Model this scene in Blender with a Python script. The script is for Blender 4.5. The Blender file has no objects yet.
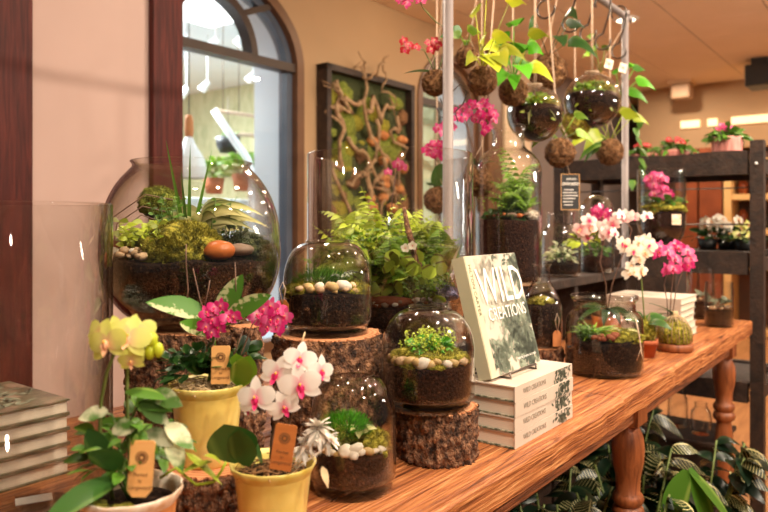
import bpy, math, random
from mathutils import Vector, Matrix, noise, Quaternion
PI = math.pi
scene = bpy.context.scene
COL = scene.collection
CAM = 1.19                     # eye height above the floor
F = 700.0                      # focal length in pixels of the 768 px frame
TH = -0.39                     # table top relative to the eye
CEIL = 1.53
TDX, TDY = 0.6066, 0.7950      # direction of the table's length; its normal is (-TDY, TDX)
ANG = math.atan2(TDY, TDX)

# ------------------------------------------------------------------ camera, world, lights, exposure
cd = bpy.data.cameras.new('camera'); cam = bpy.data.objects.new('camera', cd); COL.objects.link(cam)
cam.location = (0, 0, CAM); cam.rotation_euler = (PI/2, 0, 0)
cd.sensor_width = 36; cd.lens = 36*F/768; cd.shift_y = -34/768; cd.clip_start = 0.02
cd.dof.use_dof = True; cd.dof.focus_distance = 1.2; cd.dof.aperture_fstop = 4.8
scene.camera = cam
scene.view_settings.view_transform = 'Standard'; scene.view_settings.look = 'None'
scene.view_settings.exposure = -0.45; scene.view_settings.gamma = 1.0
scene.view_settings.use_curve_mapping = False
cy = scene.cycles
cy.max_bounces = 12; cy.transparent_max_bounces = 40; cy.glossy_bounces = 4; cy.diffuse_bounces = 4
cy.transmission_bounces = 6; cy.caustics_reflective = False; cy.caustics_refractive = False
cy.sample_clamp_indirect = 4.0
try:
    cy.use_denoising = True
except Exception: pass
w = bpy.data.worlds.new('world'); scene.world = w; w.use_nodes = True
w.node_tree.nodes['Background'].inputs[0].default_value = (1.0, 0.88, 0.76, 1)
w.node_tree.nodes['Background'].inputs[1].default_value = 0.13

def W(X, Y, h): return Vector((X, Y, CAM+h))
def T(t, n, h): return Vector((TDX*t-TDY*n, TDY*t+TDX*n, CAM+h))
def U(u, v, Y): return Vector(((u-384)/F*Y, Y, CAM-(v-222)/F*Y))
def ray_n(u, n):
    """point of the vertical plane at offset n from the camera, along the table, seen at column u -> (t)"""
    a = (u-384)/F
    return (TDY*n + TDX*n*a)/(TDX-TDY*a)

def area(name, loc, size, power, color, target=None, shape='DISK', spread=PI):
    l = bpy.data.lights.new(name, 'AREA'); l.shape = shape; l.size = size; l.energy = power; l.color = color; l.spread = spread
    if shape == 'RECTANGLE': l.size_y = size
    o = bpy.data.objects.new(name, l); COL.objects.link(o); o.location = loc
    if target is not None: o.rotation_euler = (Vector(target)-Vector(loc)).to_track_quat('-Z', 'Y').to_euler()
    return o
WARM = (1.0, 0.83, 0.64)
# ceiling downlights of the shop: aimed at the table display
SPOTS = [(0.2, 0.1, 46), (1.0, -0.1, 52), (1.9, 0.0, 52), (2.9, 0.1, 46), (0.7, 1.7, 16), (1.9, 1.8, 24), (3.3, 1.9, 30), (5.0, 0.6, 40), (5.2, 2.2, 34), (7.4, 0.4, 70), (7.4, 2.0, 60)]
for t, n, p in SPOTS:
    tgt = T(t+0.1, n*0.4+0.55, TH) if t < 4 else T(t, n, -1)
    area('downlight_lamp', T(t, n, CEIL-0.035), 0.09, p*0.62, WARM, tgt)
for t, p in ((-0.6, 26), (0.5, 30), (1.5, 34), (2.5, 30)):
    area('unseen_spot_lamp', T(t, -1.5, CEIL-0.15), 0.07, p*0.42, (1.0, 0.87, 0.70), T(t+0.5, 0.85, TH+0.25), spread=math.radians(100))
area('unseen_spot_lamp', T(3.3, -1.5, CEIL-0.15), 0.07, 16, (1.0, 0.85, 0.68), T(3.2, 0.9, 0.05), spread=math.radians(90))  # extra spot, added to brighten the pink orchid vase near the shelving
area('added_ceiling_fill', T(4.2, -1.7, 0.55), 0.5, 60, (1.0, 0.84, 0.66), T(4.4, -0.6, CEIL))  # unseen upward lamp, added only to lighten the ceiling
area('wall_wash', T(3.9, 2.2, CEIL-0.08), 0.12, 4, (1.0, 0.75, 0.48), T(3.9, 3.0, 0.4))
area('next_room_light', T(2.9, 5.2, CEIL-0.06), 1.6, 400, (0.92, 0.97, 1.0), T(3.0, 5.2, -1))

# ------------------------------------------------------------------ materials
def nt(name):
    m = bpy.data.materials.new(name); m.use_nodes = True
    t = m.node_tree; b = t.nodes['Principled BSDF']
    return m, t, b
def N(t, typ, **kw):
    n = t.nodes.new(typ)
    for k, v in kw.items(): setattr(n, k, v)
    return n
def c4(c): return (c[0], c[1], c[2], 1)
def srgb(r, g, b):
    f = lambda x: ((x/255+0.055)/1.055)**2.4 if x/255 > 0.04045 else x/255/12.92
    return (f(r), f(g), f(b))
def vmat(name, stops, scale=10, rough=0.7, bump=0.0, bscale=None, stretch=(1, 1, 1), metallic=0, detail=6, dist=0.0, kind='noise', spec=0.5, lo=0.3, hi=0.7, coat=0, transl=0):
    """procedural colour from a noise or voronoi texture in object space, with an optional bump"""
    m, t, b = nt(name)
    tc = N(t, 'ShaderNodeTexCoord'); mp = N(t, 'ShaderNodeMapping'); mp.inputs['Scale'].default_value = stretch
    t.links.new(tc.outputs['Object'], mp.inputs['Vector'])
    if kind == 'noise':
        nz = N(t, 'ShaderNodeTexNoise'); nz.inputs['Scale'].default_value = scale; nz.inputs['Detail'].default_value = detail
        nz.inputs['Distortion'].default_value = dist; out = nz.outputs['Fac']
    else:
        nz = N(t, 'ShaderNodeTexVoronoi'); nz.inputs['Scale'].default_value = scale; out = nz.outputs['Distance']
    t.links.new(mp.outputs[0], nz.inputs['Vector'])
    r = N(t, 'ShaderNodeValToRGB'); t.links.new(out, r.inputs[0])
    e = r.color_ramp.elements
    k = len(stops)
    e[0].position = lo; e[0].color = c4(stops[0]); e[1].position = hi; e[1].color = c4(stops[-1])
    for i in range(1, k-1):
        x = e.new(lo+(hi-lo)*i/(k-1)); x.color = c4(stops[i])
    t.links.new(r.outputs[0], b.inputs['Base Color'])
    b.inputs['Roughness'].default_value = rough; b.inputs['Metallic'].default_value = metallic
    b.inputs['Specular IOR Level'].default_value = spec
    if coat: b.inputs['Coat Weight'].default_value = coat; b.inputs['Coat Roughness'].default_value = 0.15
    if bump:
        n2 = N(t, 'ShaderNodeTexNoise'); n2.inputs['Scale'].default_value = bscale or scale*2; n2.inputs['Detail'].default_value = 5
        t.links.new(mp.outputs[0], n2.inputs['Vector'])
        bp = N(t, 'ShaderNodeBump'); bp.inputs['Strength'].default_value = bump; bp.inputs['Distance'].default_value = 0.01
        t.links.new(n2.outputs['Fac'], bp.inputs['Height']); t.links.new(bp.outputs[0], b.inputs['Normal'])
    if transl: add_transl(t, b, r.outputs[0], transl)
    return m
def add_transl(t, b, colout, f):
    tr = N(t, 'ShaderNodeBsdfTranslucent'); mx = N(t, 'ShaderNodeMixShader'); mx.inputs[0].default_value = f
    t.links.new(colout, tr.inputs[0])
    o = [n for n in t.nodes if n.type == 'OUTPUT_MATERIAL'][0]
    t.links.new(b.outputs[0], mx.inputs[1]); t.links.new(tr.outputs[0], mx.inputs[2]); t.links.new(mx.outputs[0], o.inputs[0])
def leafmat(name, base, mid, edge=None, pattern='plain', rough=0.4, transl=0.22):
    """leaf colours driven by the blade's own UVs: u across, v along"""
    m, t, b = nt(name)
    uv = N(t, 'ShaderNodeUVMap'); sp = N(t, 'ShaderNodeSeparateXYZ'); t.links.new(uv.outputs[0], sp.inputs[0])
    s = N(t, 'ShaderNodeMath', operation='SUBTRACT'); t.links.new(sp.outputs[0], s.inputs[0]); s.inputs[1].default_value = 0.13
    a = N(t, 'ShaderNodeMath', operation='ABSOLUTE'); t.links.new(s.outputs[0], a.inputs[0])
    r = N(t, 'ShaderNodeValToRGB'); e = r.color_ramp.elements
    mixc = N(t, 'ShaderNodeMix', data_type='RGBA')
    tc = N(t, 'ShaderNodeTexCoord'); nz = N(t, 'ShaderNodeTexNoise'); t.links.new(tc.outputs['Object'], nz.inputs[0])
    if pattern == 'plain':
        e[0].position = 0.0; e[0].color = c4(mid); e[1].position = 0.12; e[1].color = c4(base)
        if edge: x = e.new(0.45); x.color = c4(edge)
        t.links.new(a.outputs[0], r.inputs[0]); src = r.outputs[0]
    elif pattern == 'zebra':
        k = N(t, 'ShaderNodeMath', operation='MULTIPLY'); t.links.new(a.outputs[0], k.inputs[0]); k.inputs[1].default_value = 0.135
        d = N(t, 'ShaderNodeMath', operation='SUBTRACT'); t.links.new(sp.outputs[1], d.inputs[0]); t.links.new(k.outputs[0], d.inputs[1])
        f = N(t, 'ShaderNodeMath', operation='MULTIPLY'); t.links.new(d.outputs[0], f.inputs[0]); f.inputs[1].default_value = 9.0
        fr = N(t, 'ShaderNodeMath', operation='FRACT'); t.links.new(f.outputs[0], fr.inputs[0])
        s2 = N(t, 'ShaderNodeMath', operation='LESS_THAN'); t.links.new(fr.outputs[0], s2.inputs[0]); s2.inputs[1].default_value = 0.16
        s3 = N(t, 'ShaderNodeMath', operation='LESS_THAN'); t.links.new(a.outputs[0], s3.inputs[0]); s3.inputs[1].default_value = 0.045
        mx = N(t, 'ShaderNodeMath', operation='MAXIMUM'); t.links.new(s2.outputs[0], mx.inputs[0]); t.links.new(s3.outputs[0], mx.inputs[1])
        t.links.new(mx.outputs[0], r.inputs[0])
        e[0].color = c4(base); e[1].color = c4(mid); src = r.outputs[0]
    elif pattern == 'speckle':
        nz.inputs['Scale'].default_value = 160; nz.inputs['Detail'].default_value = 3
        k = N(t, 'ShaderNodeMath', operation='MULTIPLY'); t.links.new(a.outputs[0], k.inputs[0]); k.inputs[1].default_value = 0.8
        d = N(t, 'ShaderNodeMath', operation='SUBTRACT'); t.links.new(nz.outputs['Fac'], d.inputs[0]); t.links.new(k.outputs[0], d.inputs[1])
        e[0].position = 0.31; e[0].color = c4(base); e[1].position = 0.44; e[1].color = c4(mid)
        t.links.new(d.outputs[0], r.inputs[0]); src = r.outputs[0]
    elif pattern == 'marble':
        nz.inputs['Scale'].default_value = 38; nz.inputs['Detail'].default_value = 4
        e[0].position = 0.42; e[0].color = c4(base); e[1].position = 0.56; e[1].color = c4(mid)
        t.links.new(nz.outputs['Fac'], r.inputs[0]); src = r.outputs[0]
    elif pattern == 'radial':       # petals: mid colour at the foot, base outside
        e[0].position = 0.05; e[0].color = c4(mid); e[1].position = 0.42; e[1].color = c4(base)
        if edge: x = e.new(0.95); x.color = c4(edge)
        t.links.new(sp.outputs[1], r.inputs[0]); src = r.outputs[0]
    geo = N(t, 'ShaderNodeNewGeometry')
    hs = N(t, 'ShaderNodeHueSaturation'); t.links.new(src, hs.inputs['Color'])
    mr = N(t, 'ShaderNodeMapRange'); mr.inputs[1].default_value = 0; mr.inputs[2].default_value = 1; mr.inputs[3].default_value = 0.45; mr.inputs[4].default_value = 1.35
    if pattern == 'radial': mr.inputs[3].default_value = 0.93; mr.inputs[4].default_value = 1.04
    t.links.new(geo.outputs['Random Per Island'], mr.inputs[0]); t.links.new(mr.outputs[0], hs.inputs['Value'])
    t.links.new(hs.outputs[0], b.inputs['Base Color']); b.inputs['Roughness'].default_value = rough
    add_transl(t, b, hs.outputs[0], transl)
    return m
def emat(name, color, s):
    m, t, b = nt(name)
    b.inputs['Base Color'].default_value = c4(color)
    b.inputs['Emission Color'].default_value = c4(color); b.inputs['Emission Strength'].default_value = s
    return m
def glassmat(name, tint=(0.988, 0.988, 0.98), edge=(0.30, 0.26, 0.21), rough=0.015, f0=0.032):
    """clear glass wall: Schlick reflection over a see-through body whose rim darkens with the longer path through it"""
    m, t, b = nt(name); t.nodes.remove(b)
    lw = N(t, 'ShaderNodeLayerWeight'); lw.inputs[0].default_value = 0.5
    pw = N(t, 'ShaderNodeMath', operation='POWER'); t.links.new(lw.outputs['Facing'], pw.inputs[0]); pw.inputs[1].default_value = 3.0
    ma = N(t, 'ShaderNodeMath', operation='MULTIPLY_ADD'); t.links.new(pw.outputs[0], ma.inputs[0]); ma.inputs[1].default_value = 1.0; ma.inputs[2].default_value = f0
    p2 = N(t, 'ShaderNodeMath', operation='POWER'); t.links.new(lw.outputs['Facing'], p2.inputs[0]); p2.inputs[1].default_value = 3.0
    mc = N(t, 'ShaderNodeMix', data_type='RGBA'); t.links.new(p2.outputs[0], mc.inputs['Factor'])
    mc.inputs['A'].default_value = c4(tint); mc.inputs['B'].default_value = c4(edge)
    tr = N(t, 'ShaderNodeBsdfTransparent'); t.links.new(mc.outputs['Result'], tr.inputs[0])
    gl = N(t, 'ShaderNodeBsdfGlossy'); gl.inputs['Roughness'].default_value = rough; gl.inputs[0].default_value = (1, 1, 1, 1)
    mx = N(t, 'ShaderNodeMixShader'); t.links.new(ma.outputs[0], mx.inputs[0]); t.links.new(tr.outputs[0], mx.inputs[1]); t.links.new(gl.outputs[0], mx.inputs[2])
    o = [n for n in t.nodes if n.type == 'OUTPUT_MATERIAL'][0]; t.links.new(mx.outputs[0], o.inputs[0])
    return m

M = {}
M['glass'] = glassmat('clear_glass')
M['pane'] = glassmat('window_glass', (0.96, 0.98, 0.98), (0.6, 0.65, 0.65), f0=0.03)
M['wood'] = vmat('table_wood', [srgb(84, 42, 18), srgb(146, 82, 42), srgb(180, 112, 62), srgb(208, 148, 96)], 11, 0.5, 0.5, 26, (0.35, 9, 9), dist=1.6, detail=8)
M['wood_end'] = vmat('table_edge_wood', [srgb(76, 38, 17), srgb(134, 74, 38), srgb(172, 106, 60)], 10, 0.6, 0.8, 26, (0.6, 6, 8), dist=1.5)
M['leg_wood'] = vmat('leg_wood', [srgb(92, 46, 24), srgb(140, 78, 42), srgb(162, 94, 54)], 8, 0.45, 0.2, 30, (6, 6, 0.8), dist=1.0)
M['dark_trim'] = vmat('dark_red_wood', [srgb(44, 14, 10), srgb(70, 24, 18), srgb(88, 34, 26)], 9, 0.5, 0.2, 40, (8, 8, 0.5), dist=0.8, spec=0.2)
M['dark_shelf'] = vmat('dark_shelf_wood', [srgb(26, 17, 13), srgb(46, 31, 23), srgb(62, 43, 32)], 7, 0.6, 0.3, 30, (3, 3, 3), dist=0.8)
M['pink'] = vmat('pink_plaster', [srgb(176, 148, 138), srgb(182, 154, 144)], 3, 0.75, 0.04, 300)
M['tan'] = vmat('tan_plaster', [srgb(170, 138, 102), srgb(176, 144, 108)], 2, 0.8, 0.04, 200)
M['cream'] = vmat('cream_plaster', [srgb(214, 190, 158), srgb(222, 198, 166)], 2, 0.8)
M['greywall'] = vmat('grey_plaster', [srgb(112, 100, 94), srgb(124, 110, 102)], 2, 0.8)
M['white_wall'] = vmat('white_plaster', [srgb(214, 224, 232), srgb(222, 230, 236)], 5, 0.7)
M['greenpaper'] = vmat('green_wallpaper', [srgb(172, 174, 132), srgb(196, 194, 152), srgb(206, 204, 166)], 14, 0.8, stretch=(1, 1, 0.4))
M['frame_brown'] = vmat('brown_window_frame', [srgb(98, 68, 46), srgb(112, 78, 52)], 6, 0.42)
M['gasket'] = vmat('dark_frame_edge', [srgb(70, 78, 92), srgb(82, 90, 104)], 6, 0.5)
M['floor'] = vmat('floor_boards', [srgb(164, 108, 62), srgb(188, 130, 80), srgb(204, 148, 96)], 5, 0.35, 0.1, 30, (0.5, 7, 1), dist=0.8)
M['metal'] = vmat('brushed_metal', [(0.22, 0.185, 0.18), (0.28, 0.24, 0.235)], 60, 0.5, metallic=0.4, stretch=(1, 1, 0.1))
M['dark_metal'] = vmat('dark_hook_metal', [(0.10, 0.085, 0.075), (0.16, 0.13, 0.11)], 30, 0.35, metallic=0.9)
M['white_metal'] = vmat('white_metal', [(0.8, 0.82, 0.84), (0.88, 0.9, 0.9)], 10, 0.4)
M['black'] = vmat('black_plastic', [(0.012, 0.012, 0.013), (0.02, 0.02, 0.02)], 20, 0.5)
M['soil'] = vmat('dark_soil', [(0.010, 0.005, 0.0035), (0.026, 0.012, 0.008), (0.045, 0.021, 0.012), (0.26, 0.15, 0.085)], 210, 0.8, 0.8, 260, detail=5, lo=0.38, hi=0.76)
M['soil_red'] = vmat('reddish_soil', [(0.012, 0.005, 0.0035), (0.04, 0.015, 0.009), (0.06, 0.022, 0.012), (0.28, 0.13, 0.07)], 190, 0.8, 0.8, 240, detail=5, lo=0.38, hi=0.78)
for _k in ('soil', 'soil_red'): M[_k].node_tree.nodes['Principled BSDF'].inputs['Specular IOR Level'].default_value = .15
M['gravel'] = vmat('fine_gravel', [(0.09, 0.05, 0.03), (0.28, 0.19, 0.13), (0.5, 0.4, 0.3)], 150, 0.7, 1.0, 150, kind='v', lo=0.05, hi=0.6)
M['moss'] = vmat('green_moss', [(0.06, 0.09, 0.01), (0.28, 0.34, 0.04), (0.55, 0.58, 0.10)], 150, 0.9, 1.0, 420, lo=0.35, hi=0.68, transl=0.1)
M['moss_gold'] = vmat('golden_moss', [(0.12, 0.12, 0.01), (0.42, 0.38, 0.03), (0.80, 0.68, 0.09)], 130, 0.9, 1.0, 400, lo=0.35, hi=0.68, transl=0.1)
M['moss_brown'] = vmat('brown_moss', [(0.07, 0.030, 0.012), (0.27, 0.12, 0.045), (0.50, 0.26, 0.10)], 110, 0.9, 1.0, 400, lo=0.33, hi=0.7)
M['moss_dark'] = vmat('dark_moss', [(0.02, 0.03, 0.008), (0.06, 0.075, 0.02), (0.15, 0.16, 0.05)], 130, 0.9, 1.0, 400, lo=0.33, hi=0.7)
M['coir'] = vmat('coir_strands', [(0.16, 0.07, 0.025), (0.36, 0.18, 0.07), (0.55, 0.32, 0.15)], 90, 0.8)
M['straw'] = vmat('straw_fibre', [(0.42, 0.28, 0.14), (0.62, 0.45, 0.25)], 60, 0.7)
M['bark'] = vmat('tree_bark', [(0.028, 0.012, 0.007), (0.14, 0.062, 0.032), (0.32, 0.15, 0.075), (0.58, 0.30, 0.15)], 95, 0.85, 1.0, 220, (1, 1, 0.8), lo=0.32, hi=0.74)
M['cord'] = vmat('jute_cord', [(0.55, 0.38, 0.26), (0.72, 0.53, 0.38)], 200, 0.8)
M['stem'] = vmat('green_stem', [(0.11, 0.15, 0.03), (0.2, 0.26, 0.06)], 40, 0.5)
M['stem_brown'] = vmat('brown_stem', [(0.09, 0.045, 0.03), (0.2, 0.1, 0.06)], 40, 0.6)
M['twig'] = vmat('bare_twig', [(0.2, 0.11, 0.05), (0.46, 0.3, 0.16)], 30, 0.8)
M['pot_yellow'] = vmat('yellow_glaze', [srgb(214, 178, 80), srgb(232, 204, 112), srgb(242, 222, 150)], 16, 0.28, 0.08, 30, coat=0.4, lo=0.25, hi=0.75)
M['pot_yellow_rim'] = vmat('pale_yellow_rim', [srgb(206, 178, 70), srgb(240, 226, 140)], 40, 0.35)
M['pot_orange'] = vmat('orange_clay', [srgb(196, 122, 66), srgb(222, 152, 92)], 20, 0.7, 0.1, 40)
M['pot_white_rim'] = vmat('chalky_rim', [srgb(222, 180, 140), srgb(246, 232, 214)], 60, 0.7, lo=0.35, hi=0.6)
M['terracotta'] = vmat('terracotta', [srgb(172, 88, 52), srgb(198, 112, 72)], 20, 0.8)
M['pot_pink'] = vmat('pink_pot_glaze', [srgb(214, 132, 122), srgb(228, 152, 140)], 20, 0.5)
M['pot_black'] = vmat('black_pot', [(0.015, 0.015, 0.015), (0.03, 0.03, 0.03)], 20, 0.45)
M['tag_wood'] = vmat('pale_tag_wood', [srgb(222, 160, 92), srgb(234, 178, 108)], 12, 0.6, stretch=(1, 1, 8))
M['tag_dark'] = vmat('tan_tag_wood', [srgb(176, 98, 42), srgb(200, 122, 58)], 14, 0.6, stretch=(1, 1, 8))
M['tag_ink'] = vmat('burnt_ink', [srgb(120, 76, 40), srgb(140, 92, 50)], 60, 0.8)
M['kraft'] = vmat('kraft_card', [srgb(186, 116, 66), srgb(200, 130, 78)], 20, 0.8)
M['pages'] = vmat('page_edges', [srgb(232, 214, 192), srgb(246, 232, 214)], 8, 0.8, stretch=(0.3, 0.3, 160), lo=0.4, hi=0.6)
M['cover'] = vmat('cream_cover', [srgb(204, 188, 172), srgb(216, 200, 184)], 14, 0.5)
M['cover_spine'] = vmat('pale_olive_spine', [srgb(204, 198, 166), srgb(214, 208, 178)], 14, 0.5)
M['ink_dark'] = vmat('grey_green_print', [srgb(72, 80, 68), srgb(112, 120, 104)], 90, 0.5)
M['ink_mid'] = vmat('mid_green_print', [srgb(118, 130, 110), srgb(156, 162, 142)], 90, 0.5)
M['ink_pale'] = vmat('pale_print', [srgb(178, 176, 158), srgb(204, 194, 178)], 90, 0.5)
M['ink_white'] = vmat('white_print', [srgb(250, 244, 236), srgb(255, 250, 244)], 20, 0.45)
M['ink_grey'] = vmat('faded_grey_print', [srgb(150, 140, 126), srgb(162, 152, 138)], 40, 0.5)
M['ink_spine'] = vmat('olive_print', [srgb(84, 80, 50), srgb(100, 94, 62)], 40, 0.5)
M['dark_cover'] = vmat('dark_green_cover', [srgb(70, 68, 56), srgb(112, 112, 86), srgb(176, 150, 132)], 26, 0.3, lo=0.35, hi=0.7, coat=0.5)
M['peb'] = vmat('cream_pebble', [srgb(206, 168, 128), srgb(232, 202, 166)], 20, 0.5)
M['peb_y'] = vmat('yellow_pebble', [srgb(188, 150, 92), srgb(220, 190, 134)], 20, 0.45)
M['peb_w'] = vmat('white_pebble', [srgb(220, 206, 186), srgb(246, 236, 222)], 20, 0.4)
M['peb_o'] = vmat('orange_stone', [srgb(170, 84, 34), srgb(212, 122, 60)], 20, 0.35)
M['peb_g'] = vmat('grey_stone', [srgb(110, 90, 74), srgb(150, 124, 104)], 20, 0.55)
M['peb_r'] = vmat('red_bark_chip', [srgb(96, 44, 24), srgb(158, 84, 50)], 30, 0.8)
M['bluestone'] = vmat('blue_gravel', [srgb(70, 66, 92), srgb(140, 134, 168)], 140, 0.6, 0.8, 150)
G = lambda r, g, b: srgb(r, g, b)
M['lf_lime'] = leafmat('lime_leaf', G(172, 190, 50), G(206, 212, 96))
M['lf_yellow'] = leafmat('yellow_green_leaf', G(204, 204, 50), G(222, 224, 90), G(176, 188, 44))
M['lf_green'] = leafmat('green_leaf', G(78, 122, 36), G(132, 158, 72))
M['lf_mid'] = leafmat('fresh_green_leaf', G(118, 158, 42), G(172, 196, 88))
M['lf_bright'] = leafmat('bright_green_leaf', G(90, 168, 34), G(150, 200, 80))
M['lf_dark'] = leafmat('dark_green_leaf', G(40, 74, 30), G(80, 108, 52), rough=0.32)
M['lf_deep'] = leafmat('deep_leaf', G(20, 44, 26), G(44, 70, 40), rough=0.3)
M['lf_orchid'] = leafmat('orchid_leaf', G(58, 100, 40), G(96, 132, 60), rough=0.33)
M['lf_grey'] = leafmat('grey_green_leaf', G(116, 124, 98), G(160, 162, 134))
M['lf_dracaena'] = leafmat('striped_leaf', G(150, 156, 88), G(78, 96, 48), G(206, 200, 140))
M['lf_red'] = leafmat('bronze_leaf', G(92, 54, 38), G(120, 70, 46))
M['lf_begonia'] = leafmat('begonia_leaf', G(176, 196, 70), G(92, 66, 30))
M['lf_zebra'] = leafmat('zebra_leaf', G(26, 46, 20), G(226, 214, 152), pattern='zebra', rough=0.3)
M['lf_dieff'] = leafmat('speckled_leaf', G(92, 148, 48), G(226, 232, 172), pattern='speckle')
M['lf_marble'] = leafmat('marbled_leaf', G(88, 130, 56), G(228, 228, 190), pattern='marble')
M['pt_white'] = leafmat('white_petal', G(253, 246, 238), G(244, 190, 196), pattern='radial', transl=0.3)
M['pt_pure'] = leafmat('pale_petal', G(250, 238, 220), G(246, 226, 190), pattern='radial', transl=0.3)
M['pt_blush'] = leafmat('blush_petal', G(246, 196, 190), G(214, 90, 120), G(252, 224, 214), pattern='radial', transl=0.3)
M['pt_magenta'] = leafmat('magenta_petal', G(226, 48, 132), G(240, 150, 190), G(206, 30, 112), pattern='radial', transl=0.3)
M['pt_pink'] = leafmat('pink_petal', G(232, 96, 154), G(250, 200, 214), G(214, 60, 130), pattern='radial', transl=0.3)
M['pt_red'] = leafmat('red_petal', G(196, 34, 48), G(250, 190, 170), G(170, 20, 36), pattern='radial', transl=0.25)
M['pt_lime'] = leafmat('lime_petal', G(236, 232, 136), G(240, 206, 160), G(220, 226, 110), pattern='radial', transl=0.3)
M['lip_magenta'] = vmat('magenta_lip', [G(206, 16, 92), G(232, 50, 120)], 80, 0.5)
M['lip_yellow'] = vmat('yellow_throat', [G(236, 150, 40), G(250, 200, 90)], 80, 0.5)
M['lip_peach'] = vmat('peach_lip', [G(232, 150, 110), G(250, 206, 160)], 80, 0.5)
M['tuft_white'] = leafmat('white_variegated', G(246, 238, 226), G(214, 208, 184))

# ------------------------------------------------------------------ mesh helpers
class MB:
    def __init__(s): s.v = []; s.f = []; s.m = []; s.uv = []
    def add(s, vs, fs, m=0, uvs=None, X=None):
        b = len(s.v)
        s.v += [tuple(X @ Vector(p)) if X is not None else tuple(p) for p in vs]
        s.uv += uvs if uvs else [(0.5, 0.5)]*len(vs)
        for f in fs: s.f.append(tuple(b+i for i in f)); s.m.append(m)
    def box(s, c, size, m=0, X=None, top=1.0):
        hx, hy, hz = size[0]/2, size[1]/2, size[2]/2; vs = []
        for z in (-1, 1):
            k = top if z > 0 else 1
            for x, y in ((-1, -1), (1, -1), (1, 1), (-1, 1)): vs.append((c[0]+x*hx*k, c[1]+y*hy*k, c[2]+z*hz))
        s.add(vs, [(3, 2, 1, 0), (4, 5, 6, 7), (0, 1, 5, 4), (1, 2, 6, 5), (2, 3, 7, 6), (3, 0, 4, 7)], m, None, X)
    def lathe(s, prof, seg=32, m=0, X=None, wob=None, closed=False):
        vs = []; fs = []; k = len(prof)
        for j in range(seg):
            a = 2*PI*j/seg
            for i, (r, z) in enumerate(prof):
                rr, zz = (r, z) if wob is None else wob(r, z, a)
                vs.append((rr*math.cos(a), rr*math.sin(a), zz))
        n = k if closed else k-1
        for j in range(seg):
            q = (j+1) % seg
            for i in range(n):
                i2 = (i+1) % k
                fs.append((j*k+i, q*k+i, q*k+i2, j*k+i2))
        s.add(vs, fs, m, None, X)
    def tube(s, pts, r0, r1=None, seg=6, m=0):
        pts = [Vector(p) for p in pts]; n = len(pts); r1 = r0 if r1 is None else r1
        vs = []; fs = []; up = Vector((0.13, 0.31, 0.94)).normalized()
        for i, p in enumerate(pts):
            d = (pts[min(i+1, n-1)]-pts[max(i-1, 0)])
            d = d.normalized() if d.length > 1e-9 else Vector((0, 0, 1))
            a = d.cross(up)
            if a.length < 1e-3: a = d.cross(Vector((1, 0, 0)))
            a.normalize(); b = d.cross(a); r = r0+(r1-r0)*i/max(1, n-1)
            for j in range(seg):
                g = 2*PI*j/seg; vs.append(p+a*math.cos(g)*r+b*math.sin(g)*r)
        for i in range(n-1):
            for j in range(seg):
                q = (j+1) % seg; fs.append((i*seg+j, i*seg+q, (i+1)*seg+q, (i+1)*seg+j))
        fs.append(tuple(range(seg))[::-1]); fs.append(tuple((n-1)*seg+j for j in range(seg)))
        s.add(vs, fs, m)
    def leaf(s, base, d, L, w, droop=0.3, m=0, shape='oval', n=7, fold=0.15, up=None, wave=0.0):
        base = Vector(base); d = Vector(d).normalized(); up = Vector(up) if up is not None else Vector((0, 0, 1))
        side = d.cross(up)
        if side.length < 0.05: side = d.cross(Vector((1, 0.3, 0)))
        side.normalize(); nrm = side.cross(d).normalized()
        vs = []; uv = []; fs = []
        for i in range(n+1):
            t = i/n
            if shape == 'oval': wd = math.sin(PI*min(1, t*0.96+0.04))**0.75
            elif shape == 'strap': wd = (1-t**3)*min(1, 0.55+t*2)
            elif shape == 'heart': wd = (math.sin(PI*min(1, (t*0.85+0.15)))**0.8)*(1.15 if t < 0.4 else 1)*(1-0.25*t)
            elif shape == 'lance': wd = math.sin(PI*(t**0.7))**0.9 if t < 1 else 0
            elif shape == 'round': wd = math.sqrt(max(0.0, 1-(2*t-1.0)**2))*0.96+(0.18*(1-t))
            elif shape == 'blade': wd = (1-t)**0.8
            wd = max(0.02, wd)
            c = base+d*(L*t)+Vector((0, 0, -droop*L*t*t))
            wv = math.sin(t*9+base.x*50)*wave*L
            for k, sx in enumerate((-1, 0, 1)):
                vs.append(c+side*(sx*w*0.5*wd)+nrm*(abs(sx)*fold*w*wd*0.5+(sx*wv)))
                uv.append((0.5+sx*0.5*wd, t))
        for i in range(n):
            for k in range(2): fs.append((i*3+k, i*3+k+1, (i+1)*3+k+1, (i+1)*3+k))
        s.add(vs, fs, m, uv)
    def blob(s, c, rad, sub=3, amp=0.15, fr=3.0, m=0, seed=0, flat=None):
        vs, fs = ICO(sub); out = []
        o = Vector((seed*3.7, seed*1.3, seed*2.1))
        for p in vs:
            q = 1+amp*noise.noise(p*fr+o)+amp*0.5*noise.noise(p*fr*2.7+o)
            z = p.z*rad[2]*q
            if flat is not None and z < flat: z = flat
            out.append((c[0]+p.x*rad[0]*q, c[1]+p.y*rad[1]*q, c[2]+z))
        s.add(out, fs, m)
    def tufts(s, c, rad, n, L, w, m=0, rng=random, lower=-0.2):
        for i in range(n):
            z = rng.uniform(lower, 1); a = rng.uniform(0, 2*PI); q = math.sqrt(max(0, 1-z*z))
            nv = Vector((q*math.cos(a), q*math.sin(a), z))
            p = Vector((c[0]+nv.x*rad[0], c[1]+nv.y*rad[1], c[2]+nv.z*rad[2]))
            d = (nv+Vector((rng.uniform(-.6, .6), rng.uniform(-.6, .6), rng.uniform(-.2, .6)))).normalized()
            a1 = d.cross(Vector((0.3, 0.5, 0.8))).normalized()*w
            s.add([p-a1, p+a1, p+d*L*rng.uniform(.6, 1.2)], [(0, 1, 2)], m, [(0, 0), (1, 0), (.5, 1)])
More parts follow.
